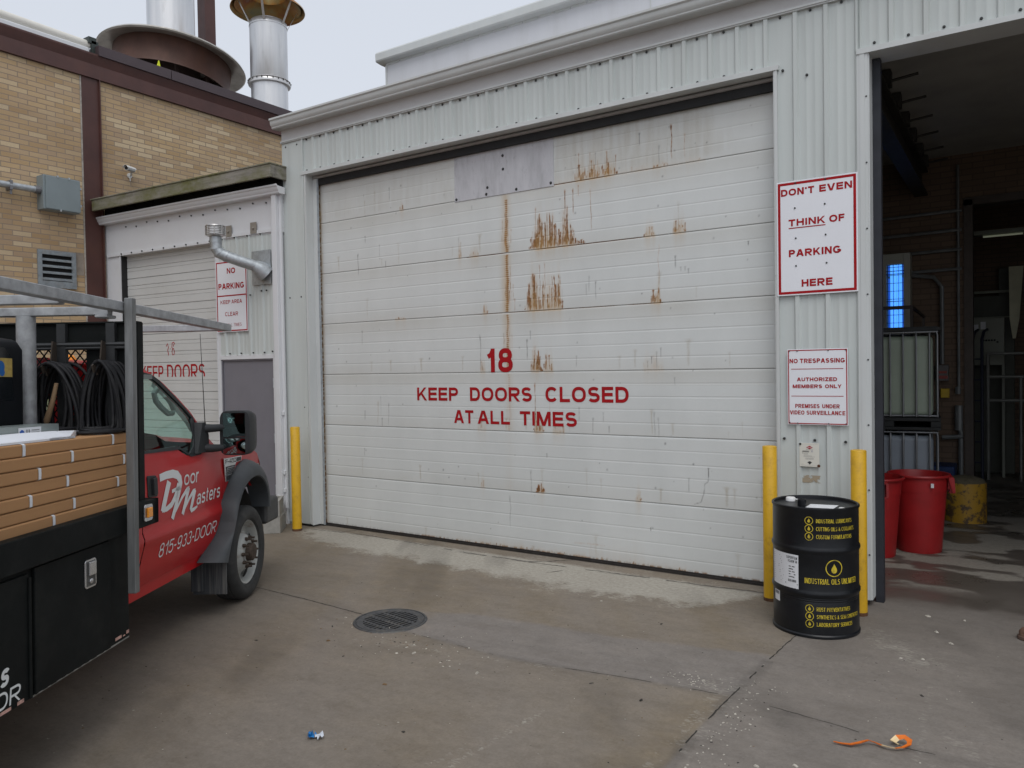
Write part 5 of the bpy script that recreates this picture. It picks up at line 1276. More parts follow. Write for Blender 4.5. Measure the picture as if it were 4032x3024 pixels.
wr = empty('candy_wrapper', (4.055, -3.885, .004), label='crumpled blue and white wrapper on the concrete', cat='wrapper')
crumple('blue_foil', pm('blue_foil', (.01, .16, .42), .3, .3, .3, 30), 4, .040, .045, .030, (-.016, -.010, 0), .4, wr)
crumple('white_paper', pm('white_foil', (.62, .66, .72), .35, 0, .1, 30), 3, .052, .036, .026, (.020, .006, .004), -.3, wr)
# work boot at the frame edge
bt_ = empty('work_boot', (7.075, -.40, 0), (0, 0, R_(-8)), label='worn brown leather boot on the concrete at the edge of the open bay', cat='boot')
m = MB(); secs = []
for x, hw, z1, y0 in ((.004, .022, .055, 0), (.02, .040, .075, 0), (.06, .050, .088, 0), (.11, .050, .095, 0), (.15, .044, .125, 0), (.19, .040, .17, 0), (.215, .040, .19, 0), (.26, .040, .19, 0), (.285, .03, .18, 0)):
    secs.append([(x, y0 + hw * math.cos(a), .024 + (z1 - .024) * (.5 + .5 * math.sin(a)) if False else .02 + max(0, math.sin(a)) ** .6 * (z1 - .02)) for a in np.linspace(0, PI, 13)])
m.rings(secs, closed=True, cap0=True, cap1=True); m.build('upper', pm('worn_brown_leather', (.14, .075, .05), .65, 0, .25, 25, dirt=(.22, .16, .12), damt=.5, dsc=14), bt_, smooth=60)
m = MB(); ol = [(-.008, 0), (.0, .030), (.03, .054), (.08, .060), (.14, .052), (.20, .046), (.28, .044), (.30, .03), (.30, -.03), (.28, -.044), (.20, -.046), (.14, -.052), (.08, -.060), (.03, -.054), (.0, -.030)]
m.prism(ol, lambda a, b, d: (a, b, d), .002, .024); m.build('sole', pm('boot_sole', (.10, .06, .045), .8, 0, .2), bt_, bevel=.003)
# small chips and gravel
def debris():
    rg = random.Random(21); cols = [pm('pale_chip', (.45, .42, .36), .8, 0, .3, 40), pm('dark_chip', (.04, .035, .03), .8, 0, .3, 40), pm('brown_leaf_bit', (.16, .10, .05), .85, 0, .3, 40)]
    m = MB()
    def bit(x, y, s, mi):
        a = rg.uniform(0, PI); sx, sy, sz = s * rg.uniform(.7, 1.6), s * rg.uniform(.4, .9), s * rg.uniform(.25, .6); vs = []
        for dx, dy, dz in ((-1, -1, 0), (1, -.8, 0), (.9, 1, 0), (-.8, .9, 0), (-.5, -.5, 1), (.6, -.4, 1), (.4, .6, .8), (-.5, .4, .9)):
            px, py = dx * sx * rg.uniform(.6, 1), dy * sy * rg.uniform(.6, 1); vs.append((x + px * math.cos(a) - py * math.sin(a), y + px * math.sin(a) + py * math.cos(a), .0005 + dz * sz))
        m.add(vs, [(0, 3, 2, 1), (4, 5, 6, 7), (0, 1, 5, 4), (1, 2, 6, 5), (2, 3, 7, 6), (3, 0, 4, 7)], mi)
    for _ in range(330): bit(rg.uniform(2.2, 7.4), rg.uniform(-5.3, -1.2), rg.uniform(.0025, .006), rg.choice((0, 0, 1, 1, 1, 2)))
    for _ in range(90): bit(rg.gauss(3.5, .35), rg.gauss(-2.62, .12), rg.uniform(.003, .009), rg.choice((0, 0, 1, 2)))
    for _ in range(120): bit(5.76 + abs(rg.gauss(0, .10)), rg.uniform(-3.6, -2.0), rg.uniform(.003, .008), rg.choice((0, 0, 0, 1)))
    for _ in range(60): bit(rg.gauss(5.45, .12), rg.gauss(-2.2, .06), rg.uniform(.003, .007), 0)
    for x, y, s, mi in ((3.72, -2.72, .020, 0), (3.62, -2.78, .014, 0), (4.28, -2.78, .022, 0), (3.05, -2.85, .02, 2), (5.30, -2.62, .02, 1), (4.95, -2.55, .014, 1), (6.57, -1.15, .016, 0), (6.70, -.75, .020, 0), (6.52, -.2, .020, 0), (6.75, -.18, .018, 0), (6.6, -.55, .014, 0), (6.45, -1.2, .012, 0), (6.62, -1.75, .016, 1), (4.4, -3.6, .014, 1), (3.9, -3.2, .014, 2), (3.35, -3.0, .012, 1), (2.85, -2.62, .016, 1), (4.28, -1.08, .014, 0), (4.9, -1.35, .012, 1), (6.2, -2.9, .012, 0), (6.05, -3.0, .014, 0), (2.6, -3.1, .018, 1), (4.62, -3.95, .016, 0), (4.8, -4.0, .012, 2), (5.2, -3.6, .012, 2)): bit(x, y, s, mi)
    o = m.build('gravel_chips', cols, None); tag(o, kind='stuff', label='small stone and wood chips scattered over the concrete yard', cat='debris')
debris()
# ------------------------------------------------------------------ the flatbed truck. Truck frame: X forward, Y to its left, Z up; s = -Y measures out to its right
TR = empty('flatbed_truck', (1.763, -2.525, 0), label='red flatbed work truck with black bed and steel pipe rack, parked at the left', cat='truck')
_fx = Vector((-.53428, .84490, -.02595)); _ly = Vector((-.84518, -.53448, 0)).normalized(); _uz = _fx.cross(_ly)
TM = Matrix.Translation(TR.location) @ Matrix((_fx, _ly, _uz)).transposed().to_4x4()
TR.rotation_euler = TM.to_euler()
def P3(t, s, u): return (t, -s, u)
def loc(o, t, s, u, rz=0):
    o.location = TM @ Vector((t, -s, u)); o.rotation_euler = (TM @ Matrix.Rotation(rz, 4, 'Z')).to_euler(); return o
REDB = pm('red_truck_paint', (.46, .010, .013), .36, 0, .05, 3, coat=.22, spec=.3, dirt=(.30, .035, .035), damt=.2, dsc=2)
BKP = pm('black_bed_steel', (.0085, .010, .010), .60, 0, .25, 4, dirt=(.030, .031, .028), damt=.35, dsc=6, bump=.05, bs=40, spec=.12)
PLA = pm('black_trim_plastic', (.022, .024, .026), .6, 0, .15, 8)
FLA = pm('faded_grey_flare', (.050, .055, .060), .62, 0, .15, 4, dirt=(.09, .09, .088), damt=.3, dsc=6)
t = NT('tinted_glass'); gl = t.n('ShaderNodeBsdfGlossy'); gl.inputs['Roughness'].default_value = .02; gl.inputs['Color'].default_value = (.9, 1, .96, 1)
tr_ = t.n('ShaderNodeBsdfTransparent'); tr_.inputs['Color'].default_value = (.74, .92, .875, 1); ms = t.n('ShaderNodeMixShader'); fr = t.n('ShaderNodeLayerWeight'); fr.inputs['Blend'].default_value = .5
t.l(t.math('ADD', t.math('MULTIPLY', t.math('POWER', fr.outputs['Facing'], 5.0), .75), .045), ms.inputs[0]); t.l(tr_.outputs[0], ms.inputs[1]); t.l(gl.outputs[0], ms.inputs[2]); t.l(ms.outputs[0], t.out.inputs[0]); GLASS = t.mat
CHR = pm('dull_chrome', (.60, .60, .61), .22, .85, .08, 20)
WLET = pm('white_lettering', (.72, .74, .74), .5, 0, .03)
INT = pm('grey_interior', (.10, .11, .11), .8, 0, .1); INTD = pm('dark_interior', (.035, .038, .038), .85, 0, .15)

def itp(x, pts): return float(np.interp(x, [p[0] for p in pts], [p[1] for p in pts]))
SP = [(.40, -.165), (.50, -.150), (.58, -.128), (.68, -.118), (.735, -.110), (.775, -.098), (.80, -.100), (.84, -.116), (.95, -.110), (1.10, -.106), (1.20, -.110), (1.235, -.118), (1.30, -.128), (1.34, -.136)]
def sp(u): return itp(u, SP) if u <= 1.3 else -.13 - .19 * (u - 1.3)
def skin(m, tr, tf, ub, ut, nt_, nu, off=0.0, mi=0, side=1):
    """a curved side panel; tr/tf rear and front edges as functions of u, ut/ub of t"""
    base = len(m.v); rows = []
    for j in range(nu + 1):
        for i in range(nt_ + 1):
            a = i / nt_; t0 = tr(1.0) + (tf(1.0) - tr(1.0)) * a
            u = ub(t0) + (ut(t0) - ub(t0)) * j / nu; tt = tr(u) + (tf(u) - tr(u)) * a; s = sp(u) + off
            rows.append(P3(tt, s, u) if side == 1 else P3(tt, -2.14 - s, u))
    m.add(rows, [(j * (nt_ + 1) + i, j * (nt_ + 1) + i + 1, (j + 1) * (nt_ + 1) + i + 1, (j + 1) * (nt_ + 1) + i) for j in range(nu) for i in range(nt_)], mi)
DR = [(.48, -1.60), (.56, -1.565), (.65, -1.512), (.73, -1.492), (.9, -1.488), (1.4, -1.488)]
DF = [(.48, -.40), (.55, -.33), (.62, -.27), (.70, -.243), (.82, -.226), (1.02, -.232), (1.26, -.30)]
BELT = [(-1.6, 1.340), (-.95, 1.340), (-.80, 1.272), (-.25, 1.268)]
OUT = [(-1.90, 1.900), (-1.55, 1.905), (-1.219, 1.893), (-1.099, 1.853), (-.963, 1.797), (-.794, 1.698), (-.619, 1.582), (-.521, 1.486), (-.40, 1.375), (-.30, 1.30)]
GLS = [(-1.47, 1.835), (-1.234, 1.844), (-1.111, 1.823), (-1.028, 1.786), (-.864, 1.688), (-.724, 1.605), (-.630, 1.535), (-.615, 1.30), (-.615, 1.278), (-.785, 1.280), (-.932, 1.350), (-1.47, 1.350)]
# body shell -------------------------------------------------------------
m = MB()
for sd in (1, -1):
    skin(m, lambda u: -1.895, lambda u: itp(u, DR) - .007, lambda t: .50, lambda t: 1.34, 4, 20, 0, 0, sd)          # corner behind the door
    skin(m, lambda u: -1.895, lambda u: -1.50, lambda t: 1.34, lambda t: 1.895, 4, 8, 0, 0, sd)
    # front fender with the wheel arch left open
    fo = [(p[1] + .008, p[0]) for p in DF if p[0] >= .55] + [(-.30, 1.285), (0, 1.268), (.3, 1.236), (.5, 1.205), (.62, 1.165), (.70, 1.10), (.735, 1.02), (.735, .72), (.53, .72), (.495, .81), (.462, .885), (.324, .987), (.155, 1.006), (-.04, .961), (-.197, .837), (-.291, .678), (-.33, .58)]
    fnn = (lambda a, b, d: P3(a, sp(min(b, 1.3)) + d - .012 * max(0, (a - .45) / .28) ** 2 * 3, b)) if sd == 1 else (lambda a, b, d: P3(a, -2.14 - sp(min(b, 1.3)) - d, b))
    m.prism(fo, fnn, 0, -.02)
    # roof rail and A pillar, outside the window seal
    for (a, b), (c, d) in zip(OUT[:-1], OUT[1:]):
        pass
    inn = [(-1.90, 1.868), (-1.55, 1.872), (-1.235, 1.868), (-1.105, 1.842), (-1.012, 1.803), (-.846, 1.706), (-.706, 1.622), (-.600, 1.545), (-.52, 1.43), (-.44, 1.30)]
    k = len(OUT)
    g = (lambda a, b, d: P3(a, sp(b) + d, b)) if sd == 1 else (lambda a, b, d: P3(a, -2.14 - sp(b) - d, b))
    m.add([g(a, b, 0) for a, b in OUT] + [g(a, b, .004) for a, b in inn] + [g(a, b, -.05) for a, b in inn], [(i, i + 1, k + i + 1, k + i) for i in range(k - 1)] + [(k + i, k + i + 1, 2 * k + i + 1, 2 * k + i) for i in range(k - 1)])
# far side door as part of the shell
skin(m, lambda u: itp(u, DR), lambda u: itp(u, DF), lambda t: .50, lambda t: itp(t, BELT), 10, 20, 0, 0, -1)
# roof
rr = []
for t_, u_ in OUT[:3] + [(-1.16, 1.874)]:
    s0 = sp(u_); rr.append([P3(t_, s0 + (-2.14 - 2 * s0) * f, u_ + .055 * (1 - (2 * f - 1) ** 2) ** .7) for f in np.linspace(0, 1, 13)])
m.rings(rr, closed=False)
# back wall round the rear window
for s0, s1, u0, u1 in ((-.13, -.45, .5, 1.9), (-1.69, -2.01, .5, 1.9), (-.45, -1.69, .5, 1.42), (-.45, -1.69, 1.78, 1.94)): m.box(-1.895, -1.88, -s0, -s1, u0, u1)
# hood and cowl
UF = [(-.52, 1.335), (-.30, 1.292), (0, 1.268), (.3, 1.236), (.5, 1.205), (.62, 1.165), (.70, 1.10), (.738, 1.0)]
hr_ = []
for t_, u_ in UF:
    k = 1 if t_ < .6 else .6; half = [(-.118 - (.012 if t_ > .6 else 0), -.012), (-.135, .002), (-.19, .012), (-.34, .018), (-.42, .024), (-.50, .075 * k), (-.60, .092 * k), (-1.07, .105 * k)]
    hr_.append([P3(t_, a, u_ + b) for a, b in half] + [P3(t_, -2.14 - a, u_ + b) for a, b in half[-2::-1]])
m.rings(hr_, closed=False)
m.box(-1.88, .0, .16, 1.98, .42, .50)
body = m.build('cab_body', REDB, TR, smooth=32)
# door ---------------------------------------------------------------------
m = MB(); skin(m, lambda u: itp(u, DR), lambda u: itp(u, DF), lambda t: .50, lambda t: itp(t, BELT), 16, 34, .0015)
dor = m.build('cab_door', REDB, TR, smooth=50)
m = MB(); skin(m, lambda u: -1.60, lambda u: -.2, lambda t: .50, lambda t: 1.26, 4, 8, -.035); m.build('door_shadow_gap', INTD, dor)
# window seal + glass
m = MB(); k = len(GLS); cen = (-1.05, 1.56)
def grow(p, d):
    v = Vector((p[0] - cen[0], p[1] - cen[1])); return (p[0] + v.x / v.length * d, p[1] + v.y / v.length * d)
og = [grow(p, .030) for p in GLS]; g = lambda a, b, d: P3(a, (-.13 - .19 * (b - 1.3)) + d, b)
m.add([g(a, b, .0045) for a, b in GLS] + [g(a, b, .0075) for a, b in og] + [g(a, b, -.02) for a, b in GLS], [(i, (i + 1) % k, k + (i + 1) % k, k + i) for i in range(k)] + [(i, (i + 1) % k, 2 * k + (i + 1) % k, 2 * k + i) for i in range(k)])
m.prism([(-.79, 1.282), (-.61, 1.282), (-.615, 1.5), (-.635, 1.535), (-.655, 1.50), (-.67, 1.38), (-.70, 1.33)], g, .0, .010)
m.build('window_seal', PLA, dor)
m = MB(); m.add([g(a, b, -.003) for a, b in GLS], [tuple(t_) for t_ in tessellate_polygon([[Vector((a, b, 0)) for a, b in GLS]])]); m.build('window_pane', GLASS, dor)
hd = MB(); hd.prism([(-1.445, 1.185), (-1.435, 1.195), (-1.335, 1.188), (-1.325, 1.178), (-1.312, 1.055), (-1.32, 1.047), (-1.43, 1.055), (-1.44, 1.065)], lambda a, b, d: P3(a, d, b), -.13, -.098); hd.bar(P3(-1.375, -.09, 1.175), P3(-1.368, -.09, 1.065), .05, .02, up=(0, 1, 0))
hd.build('handle', PLA, dor, bevel=.006)
# company lettering on the door
lf = lambda a, b: P3(a, sp(b) + .0045, b)
m = MB()
stroke(m, [(-1.275, 1.163), (-1.18, 1.172), (-1.085, 1.171), (-1.02, 1.155), (-.985, 1.125), (-.978, 1.095), (-.995, 1.05)], [.050, .052, .056, .060, .062, .062, .055], lf)
stroke(m, [(-1.145, 1.125), (-1.195, 1.03), (-1.235, .935)], .058, lf)
stroke(m, [(-1.242, .944), (-1.175, .944), (-1.11, .962), (-1.06, 1.0), (-1.02, 1.055), (-1.0, 1.09)], [.030, .036, .042, .046, .050, .056], lf)
stroke(m, [(-1.105, 1.052), (-1.05, 1.058), (-.99, 1.060)], .026, lf)
stroke(m, [(-.985, 1.062), (-1.035, .96), (-1.088, .862)], .046, lf)
stroke(m, [(-1.046, .905), (-.95, .99), (-.868, 1.035), (-.835, 1.034)], [.020, .026, .034, .04], lf)
stroke(m, [(-.845, 1.045), (-.89, .95), (-.932, .868)], .042, lf)
stroke(m, [(-.918, .888), (-.835, .965), (-.765, 1.008), (-.732, 1.006)], [.018, .026, .034, .04], lf)
stroke(m, [(-.738, 1.016), (-.775, .94), (-.800, .885), (-.788, .872), (-.745, .876), (-.690, .888)], [.044, .042, .040, .030, .026, .016], lf)
m.build('logo', WLET, dor, fix=False)
words(dor, WLET, lf, [('oor', -.920, -.664, 1.067, 1.142, .016), ('asters', -.708, -.270, .898, .978, .016)], .016, .12)
words(dor, WLET, lf, [('815-933-DOOR', -1.284, -.336, .636, .728, -.006)], 0, .16)
# far side windows, windscreen, rear glass
m = MB(); g2 = lambda a, b, d: P3(a, -2.14 - (-.13 - .19 * (b - 1.3)) - d, b); m.add([g2(a, b, -.003) for a, b in GLS], [tuple(t_) for t_ in tessellate_polygon([[Vector((a, b, 0)) for a, b in GLS]])])
ws = []
for t_, u_ in [(-1.16, 1.874), (-1.099, 1.848), (-.963, 1.793), (-.794, 1.694), (-.619, 1.578), (-.521, 1.482), (-.40, 1.37), (-.36, 1.33)]:
    s0 = sp(u_) - .01; ws.append([P3(t_ + .14 * (1 - (2 * f - 1) ** 2), s0 + (-2.14 - 2 * s0) * f, u_ + (.05 if t_ < -1.1 else .03) * (1 - (2 * f - 1) ** 2)) for f in np.linspace(0, 1, 11)])
m.rings(ws, closed=False); m.add([(-1.886, .45, 1.42), (-1.886, 1.69, 1.42), (-1.886, 1.69, 1.78), (-1.886, .45, 1.78)], [(0, 1, 2, 3)])
m.build('glass', GLASS, TR, smooth=40)
# interior
m = MB(); skin(m, lambda u: -1.88, lambda u: -.30, lambda t: .50, lambda t: 1.33, 3, 10, -.04, 0, -1); m.box(-1.878, -1.86, .2, 1.95, .5, 1.42); m.box(-1.87, -.30, .17, 1.97, .5, .62); m.box(-.62, -.35, .20, 1.94, .62, 1.27); m.box(-.75, -.60, .25, 1.9, 1.0, 1.24)
for y in (.25, 1.35): m.box(-1.30, -.80, y, y + .55, .62, .92); m.box(-1.48, -1.30, y + .02, y + .53, .80, 1.40); m.box(-1.50, -1.40, y + .14, y + .40, 1.42, 1.60)
m.build('interior', INTD, TR, bevel=.02)
m = MB(); m.box(-1.85, -1.12, .22, 1.92, 1.82, 1.85)
gi = lambda a, b, d: P3(a, d, b)
stroke(m, [(-.96, 1.80), (-.80, 1.735), (-.60, 1.63), (-.42, 1.52), (-.33, 1.44)], [.06, .075, .085, .08, .07], lambda a, b: P3(a, -.30, b))
m.tube([P3(a, -.285, b) for a, b in ((-.905, 1.765), (-.965, 1.72), (-.94, 1.67), (-.86, 1.62), (-.76, 1.575), (-.69, 1.575), (-.665, 1.60), (-.72, 1.66), (-.80, 1.71))], .020, 8)
m.build('headliner', pm('pale_grey_trim', (.22, .235, .225), .8, 0, .06), TR, smooth=40)
m = MB()
w_ = [Vector((-.90 + .06 * math.cos(a) , 1.62 + .19 * math.sin(a), 1.20 + .17 * math.cos(a))) for a in np.linspace(0, 2 * PI, 25)]
m.tube(w_, .016, 8, caps=False); m.bar((-.90, 1.62, 1.2), (-.62, 1.62, 1.12), .05, .05); m.bar((-.9, 1.45, 1.2), (-.9, 1.79, 1.2), .03, .02)
m.build('steering_wheel', INTD, TR, smooth=50)
# roof clearance lamps
AMB = pm('amber_lens', (.85, .30, .01), .25, 0, .1, 30, coat=.3)
for s in (-.42, -.72, -1.07, -1.42, -1.72):
    m = MB(); m.lathe([(.045, 0), (.045, .01), (.03, .035), (0, .04)], 14, c=(-1.24, -s, 1.925 + .03 * (1 - ((s + 1.07) / .95) ** 2))); m.build('clearance_lamp', AMB, TR, smooth=50)
# fender flare, mud flap, splash liner
FJ = [(-.62, .455), (-.509, .504), (-.40, .572), (-.300, .637), (-.272, .72), (-.259, .805), (-.222, .870), (-.171, .924), (-.05, 1.043), (.104, 1.118), (.264, 1.150), (.40, 1.125), (.50, 1.062), (.58, .965), (.625, .86), (.632, .78), (.632, .70)]
FI = [(-.445, .415), (-.42, .47), (-.381, .545), (-.335, .61), (-.291, .678), (-.197, .837), (-.120, .912), (-.04, .961), (.06, .993), (.155, 1.006), (.245, 1.002), (.324, .982), (.40, .940), (.455, .89), (.482, .845), (.508, .75), (.510, .70)]
m = MB(); ro = []
def rs(L, n):
    d = [0]
    for q, r in zip(L[:-1], L[1:]): d.append(d[-1] + math.hypot(r[0] - q[0], r[1] - q[1]))
    x = np.linspace(0, d[-1], n); return list(zip(np.interp(x, d, [q[0] for q in L]), np.interp(x, d, [q[1] for q in L])))
for i, ((a, b), (c, d)) in enumerate(zip(rs(FJ, 34), rs(FI, 34))):
    L_ = lambda f, s: P3(a + (c - a) * f, s, b + (d - b) * f)
    ro.append([L_(-.02, -.15), L_(0, -.100), L_(.08, -.066), L_(.25, -.020), L_(.45, .006), L_(.70, .019), L_(.94, .022), L_(1, .014), L_(1.0, -.16)])
m.rings(ro, closed=False); m.add([q for q in ro[0]], [tuple(range(9))]); m.add([q for q in ro[-1]], [tuple(range(8, -1, -1))])
m.build('fender_flare', FLA, TR, smooth=40)
m = MB(); m.box(-.46, -.447, -.010, .255, .175, .50); m.box(-.475, -.455, .17, .262, .20, .47)
m.build('mud_flap', pm('scuffed_mud_flap', (.035, .038, .042), .7, 0, .2, 8, (4, 4, .15), dirt=(.22, .21, .19), damt=.75, dsc=4), TR, bevel=.01)
m = MB(); wl = [(.10 + .46 * math.cos(a), .50 + .47 * math.sin(a)) for a in np.linspace(-.25, PI + .35, 20)]
m.rings([[P3(a, -.14, b) for a, b in wl], [P3(a, -.75, b) for a, b in wl]], closed=False); m.box(-.45, .62, .72, .76, .25, 1.0)
m.build('wheel_liner', pm('muddy_liner', (.045, .042, .038), .9, 0, .3, 10), TR)
# wheel
tire = pm('tyre_rubber', (.030, .031, .031), .75, 0, .2, 12, dirt=(.095, .09, .08), damt=.5, dsc=5)
def wheel(t, s_out, label=None):
    m = MB(); cc = (t, -s_out, .385)
    prof = [(.262, .035), (.275, .012), (.300, .004), (.330, -.002), (.352, .004), (.372, .018), (.383, .035), (.386, .055), (.380, .060), (.380, .068), (.386, .073), (.386, .108), (.380, .113), (.380, .121), (.386, .126), (.386, .165), (.376, .20), (.34, .215), (.262, .20)]
    m.lathe([(r, z) for r, z in prof], 56, axis='y', c=(t, -s_out, .385))
    o = m.build('tyre', tire, TR, smooth=35)
    m = MB(); m.lathe([(.266, .034), (.258, .026), (.250, .034), (.246, .075), (.232, .10), (.20, .102), (.165, .080), (.140, .045), (.125, .030), (.105, .026), (.100, .030), (.100, .020), (.0, .020)], 48, axis='y', c=cc)
    m.lathe([(.262, .04), (.246, .19), (.20, .20), (0, .20)], 32, axis='y', c=cc)
    o = m.build('rim', pm('rust_spotted_white_rim', (.40, .41, .39), .5, 0, .12, 8, dirt=(.17, .085, .045), damt=.8, dsc=9), TR, smooth=40)
    m = MB()
    for k in range(4):
        a = k * PI / 2 + .35; ca, sa = math.cos(a), math.sin(a); cx, cz = .196 * ca, .196 * sa
        m.add([(t + cx + (-sa * .062 * math.cos(q)) + ca * .028 * math.sin(q), -s_out + .074 + .22 * (.028 * math.sin(q)) * (1 if math.sin(q) < 0 else .3), .385 + cz + ca * .062 * math.cos(q) + sa * .028 * math.sin(q)) for q in np.linspace(0, 2 * PI, 20, endpoint=False)], [tuple(range(20))])
    m.build('hand_hole', DARKV, o)
    m = MB()
    for k in range(10):
        a = k * PI / 5; x, z = t + .118 * math.cos(a), .385 + .118 * math.sin(a); m.tube([(x, -s_out + .03, z), (x, -s_out + .008, z)], .016, 6); m.tube([(x, -s_out + .01, z), (x, -s_out - .022, z)], .009, 6)
    m.lathe([(.075, .02), (.072, -.02), (.062, -.03), (0, -.032)], 24, axis='y', c=cc)
    m.build('lug_nut', pm('rusty_hub_steel', (.075, .055, .042), .7, .4, .3, 30), o)
wheel(.10, -.005); wheel(.10, -1.92)
for s in (.02, -.25, -1.72, -1.98): wheel(-3.55, s)
m = MB(); m.tube([P3(.10, -.15, .385), P3(.10, -2.0, .385)], .07, 12); m.tube([P3(-3.55, -.1, .385), P3(-3.55, -2.0, .385)], .08, 12)
for s in (-.62, -1.5): m.box(-5.2, .9, -s, -s + .08, .52, .72)
m.tube([P3(-.4, -.55, .38), P3(-.15, -.55, .33), P3(-.02, -.55, .36)], .07, 12); m.box(-1.6, -.7, .55, .95, .34, .5)
m.build('chassis', pm('rusty_chassis', (.035, .026, .02), .85, .1, .3, 10), TR)
# front end
m = MB(); m.box(.70, .745, .46, 1.68, .72, 1.08); m.build('grille', CHR, TR, bevel=.02)
m = MB(); m.box(.56, .90, .02, 2.16, .53, .75); m.box(.85, .92, .10, 2.06, .50, .77); m.build('bumper', pm('dirty_bumper', (.06, .06, .06), .55, .3, .3, 9), TR, bevel=.03)
for s in (-.14, -1.66):
    m = MB(); m.prism([(.64, .86), (.742, .86), (.738, 1.02), (.70, 1.08), (.66, 1.07)], lambda a, b, d: P3(a, d, b), s + .004, s - .34); m.build('headlight', pm('headlight_lens', (.62, .60, .52), .15, .2, .05, coat=.5), TR, bevel=.01)
# fender badge
m = MB(); bf = lambda a, b, d: P3(a, sp(b) + d, b)
m.prism([(-.195, 1.192), (.188, 1.184), (.172, 1.140), (.062, 1.140), (-.082, 1.003), (-.168, 1.001), (-.188, 1.08)], bf, .0, .008)
bd = m.build('fender_vent', CHR, TR, bevel=.003)
m = MB()
m.prism([(-.165, 1.122), (.035, 1.122), (-.03, 1.062), (-.155, 1.062)], bf, .0085, .010); m.prism([(-.150, 1.050), (-.045, 1.050), (-.090, 1.012), (-.148, 1.012)], bf, .0085, .010)
m.prism([(.075, 1.178), (.168, 1.176), (.158, 1.146), (.072, 1.146)], bf, .0085, .010)
m.build('vent_slot', PLA, bd); words(bd, PLA, lambda a, b: P3(a, sp(b) + .0105, b), [('F-450', -.172, .062, 1.144, 1.180)], .008, .1)
m = MB()
for k in range(4): m.prism([(-.16, 1.070 + k * .013), (.0 + k * .012, 1.070 + k * .013), (.002 + k * .012, 1.074 + k * .013), (-.16, 1.074 + k * .013)], bf, .010, .0125)
m.build('slat', CHR, bd)
# towing mirror
mr = MB()
sec = []
for t_, k in ((-.455, .97), (-.44, 1.0), (-.36, 1.0), (-.27, .90), (-.235, .70)):
    cs, cu, hs_, hu = .085, 1.410, .118 * k, .172 * k; sec.append([P3(t_, cs + hs_ * (abs(math.cos(a)) ** .35) * math.copysign(1, math.cos(a)), cu + hu * (abs(math.sin(a)) ** .35) * math.copysign(1, math.sin(a))) for a in np.linspace(0, 2 * PI, 32, endpoint=False)])
mr.rings(sec, closed=True, cap0=True, cap1=True); mir = mr.build('side_mirror', PLA, TR, smooth=40)
MIR = NT('mirror_glass').set(Base_Color=(.30, .37, .37), Metallic=1.0, Roughness=.03)
def mgl(u0, u1, name, bul):
    m = MB(); n = 9; ss = np.linspace(-.003, .166, n); us = np.linspace(u0, u1, n)
    m.add([P3(-.4585 - bul * (1 - ((s - .08) / .085) ** 2) * (1 - ((u - (u0 + u1) / 2) / ((u1 - u0) / 2)) ** 2), s, u) for u in us for s in ss], [(j * n + i, j * n + i + 1, (j + 1) * n + i + 1, (j + 1) * n + i) for j in range(n - 1) for i in range(n - 1)])
    m.build(name, MIR, mir, smooth=60)
mgl(1.380, 1.562, 'mirror_glass', .001); mgl(1.252, 1.366, 'mirror_glass', .012)
m = MB(); m.tube([P3(-.56, -.13, 1.452), P3(-.52, -.06, 1.452), P3(-.42, .0, 1.452)], [.036, .030, .026], 12); m.tube([P3(-.56, -.13, 1.305), P3(-.52, -.06, 1.300), P3(-.42, .0, 1.298)], [.034, .030, .024], 12)
m.prism([(-.70, 1.275), (-.50, 1.275), (-.50, 1.40), (-.555, 1.50), (-.61, 1.50)], lambda a, b, d: P3(a, d, b), -.16, -.095)
m.build('mirror_arm', PLA, mir, smooth=40)
m = MB(); m.tube([P3(-.30, -.20, 1.28), P3(-.31, -.20, 1.40), P3(-.385, -.20, 2.18)], [.006, .004, .0022], 6); m.lathe([(.02, 1.28), (.014, 1.32), (0, 1.32)], 10, c=(-.30, .20, 0)); m.build('antenna', PLA, TR)
# flat bed
m = MB()
m.box(-5.3, -1.86, -.17, -.11, .972, 1.115); m.box(-5.3, -1.86, -.16, 2.42, 1.04, 1.098); m.box(-1.92, -1.86, -.17, 2.44, .972, 1.115); m.box(-5.3, -1.86, 2.36, 2.44, .972, 1.115); m.box(-5.3, -5.24, -.17, 2.44, .972, 1.115)
for k in range(8): m.box(-5.2 + k * .45, -5.12 + k * .45, -.1, 2.36, .92, 1.04)
bed = m.build('flat_bed', BKP, TR, bevel=.006)
m = MB(); m.box(-5.2, -1.9, -.08, 2.3, 1.0985, 1.1005); m.build('bed_floor', pm('worn_deck', (.06, .052, .045), .8, .1, .3, 8), bed)
m = MB(); bx = [(-2.046, 1.010), (-2.046, 1.086), (-2.035, 1.098), (-1.960, 1.094), (-1.952, 1.085), (-1.955, 1.010), (-1.965, 1.002), (-2.036, 1.002)]
m.prism(bx, lambda a, b, d: P3(a, d, b), .170, .180); lm_ = m.build('marker_lamp', CHR, TR, bevel=.003)
m = MB(); m.box(-2.030, -1.972, -.192, -.180, 1.022, 1.078); m.build('lens', AMB, lm_, bevel=.006)
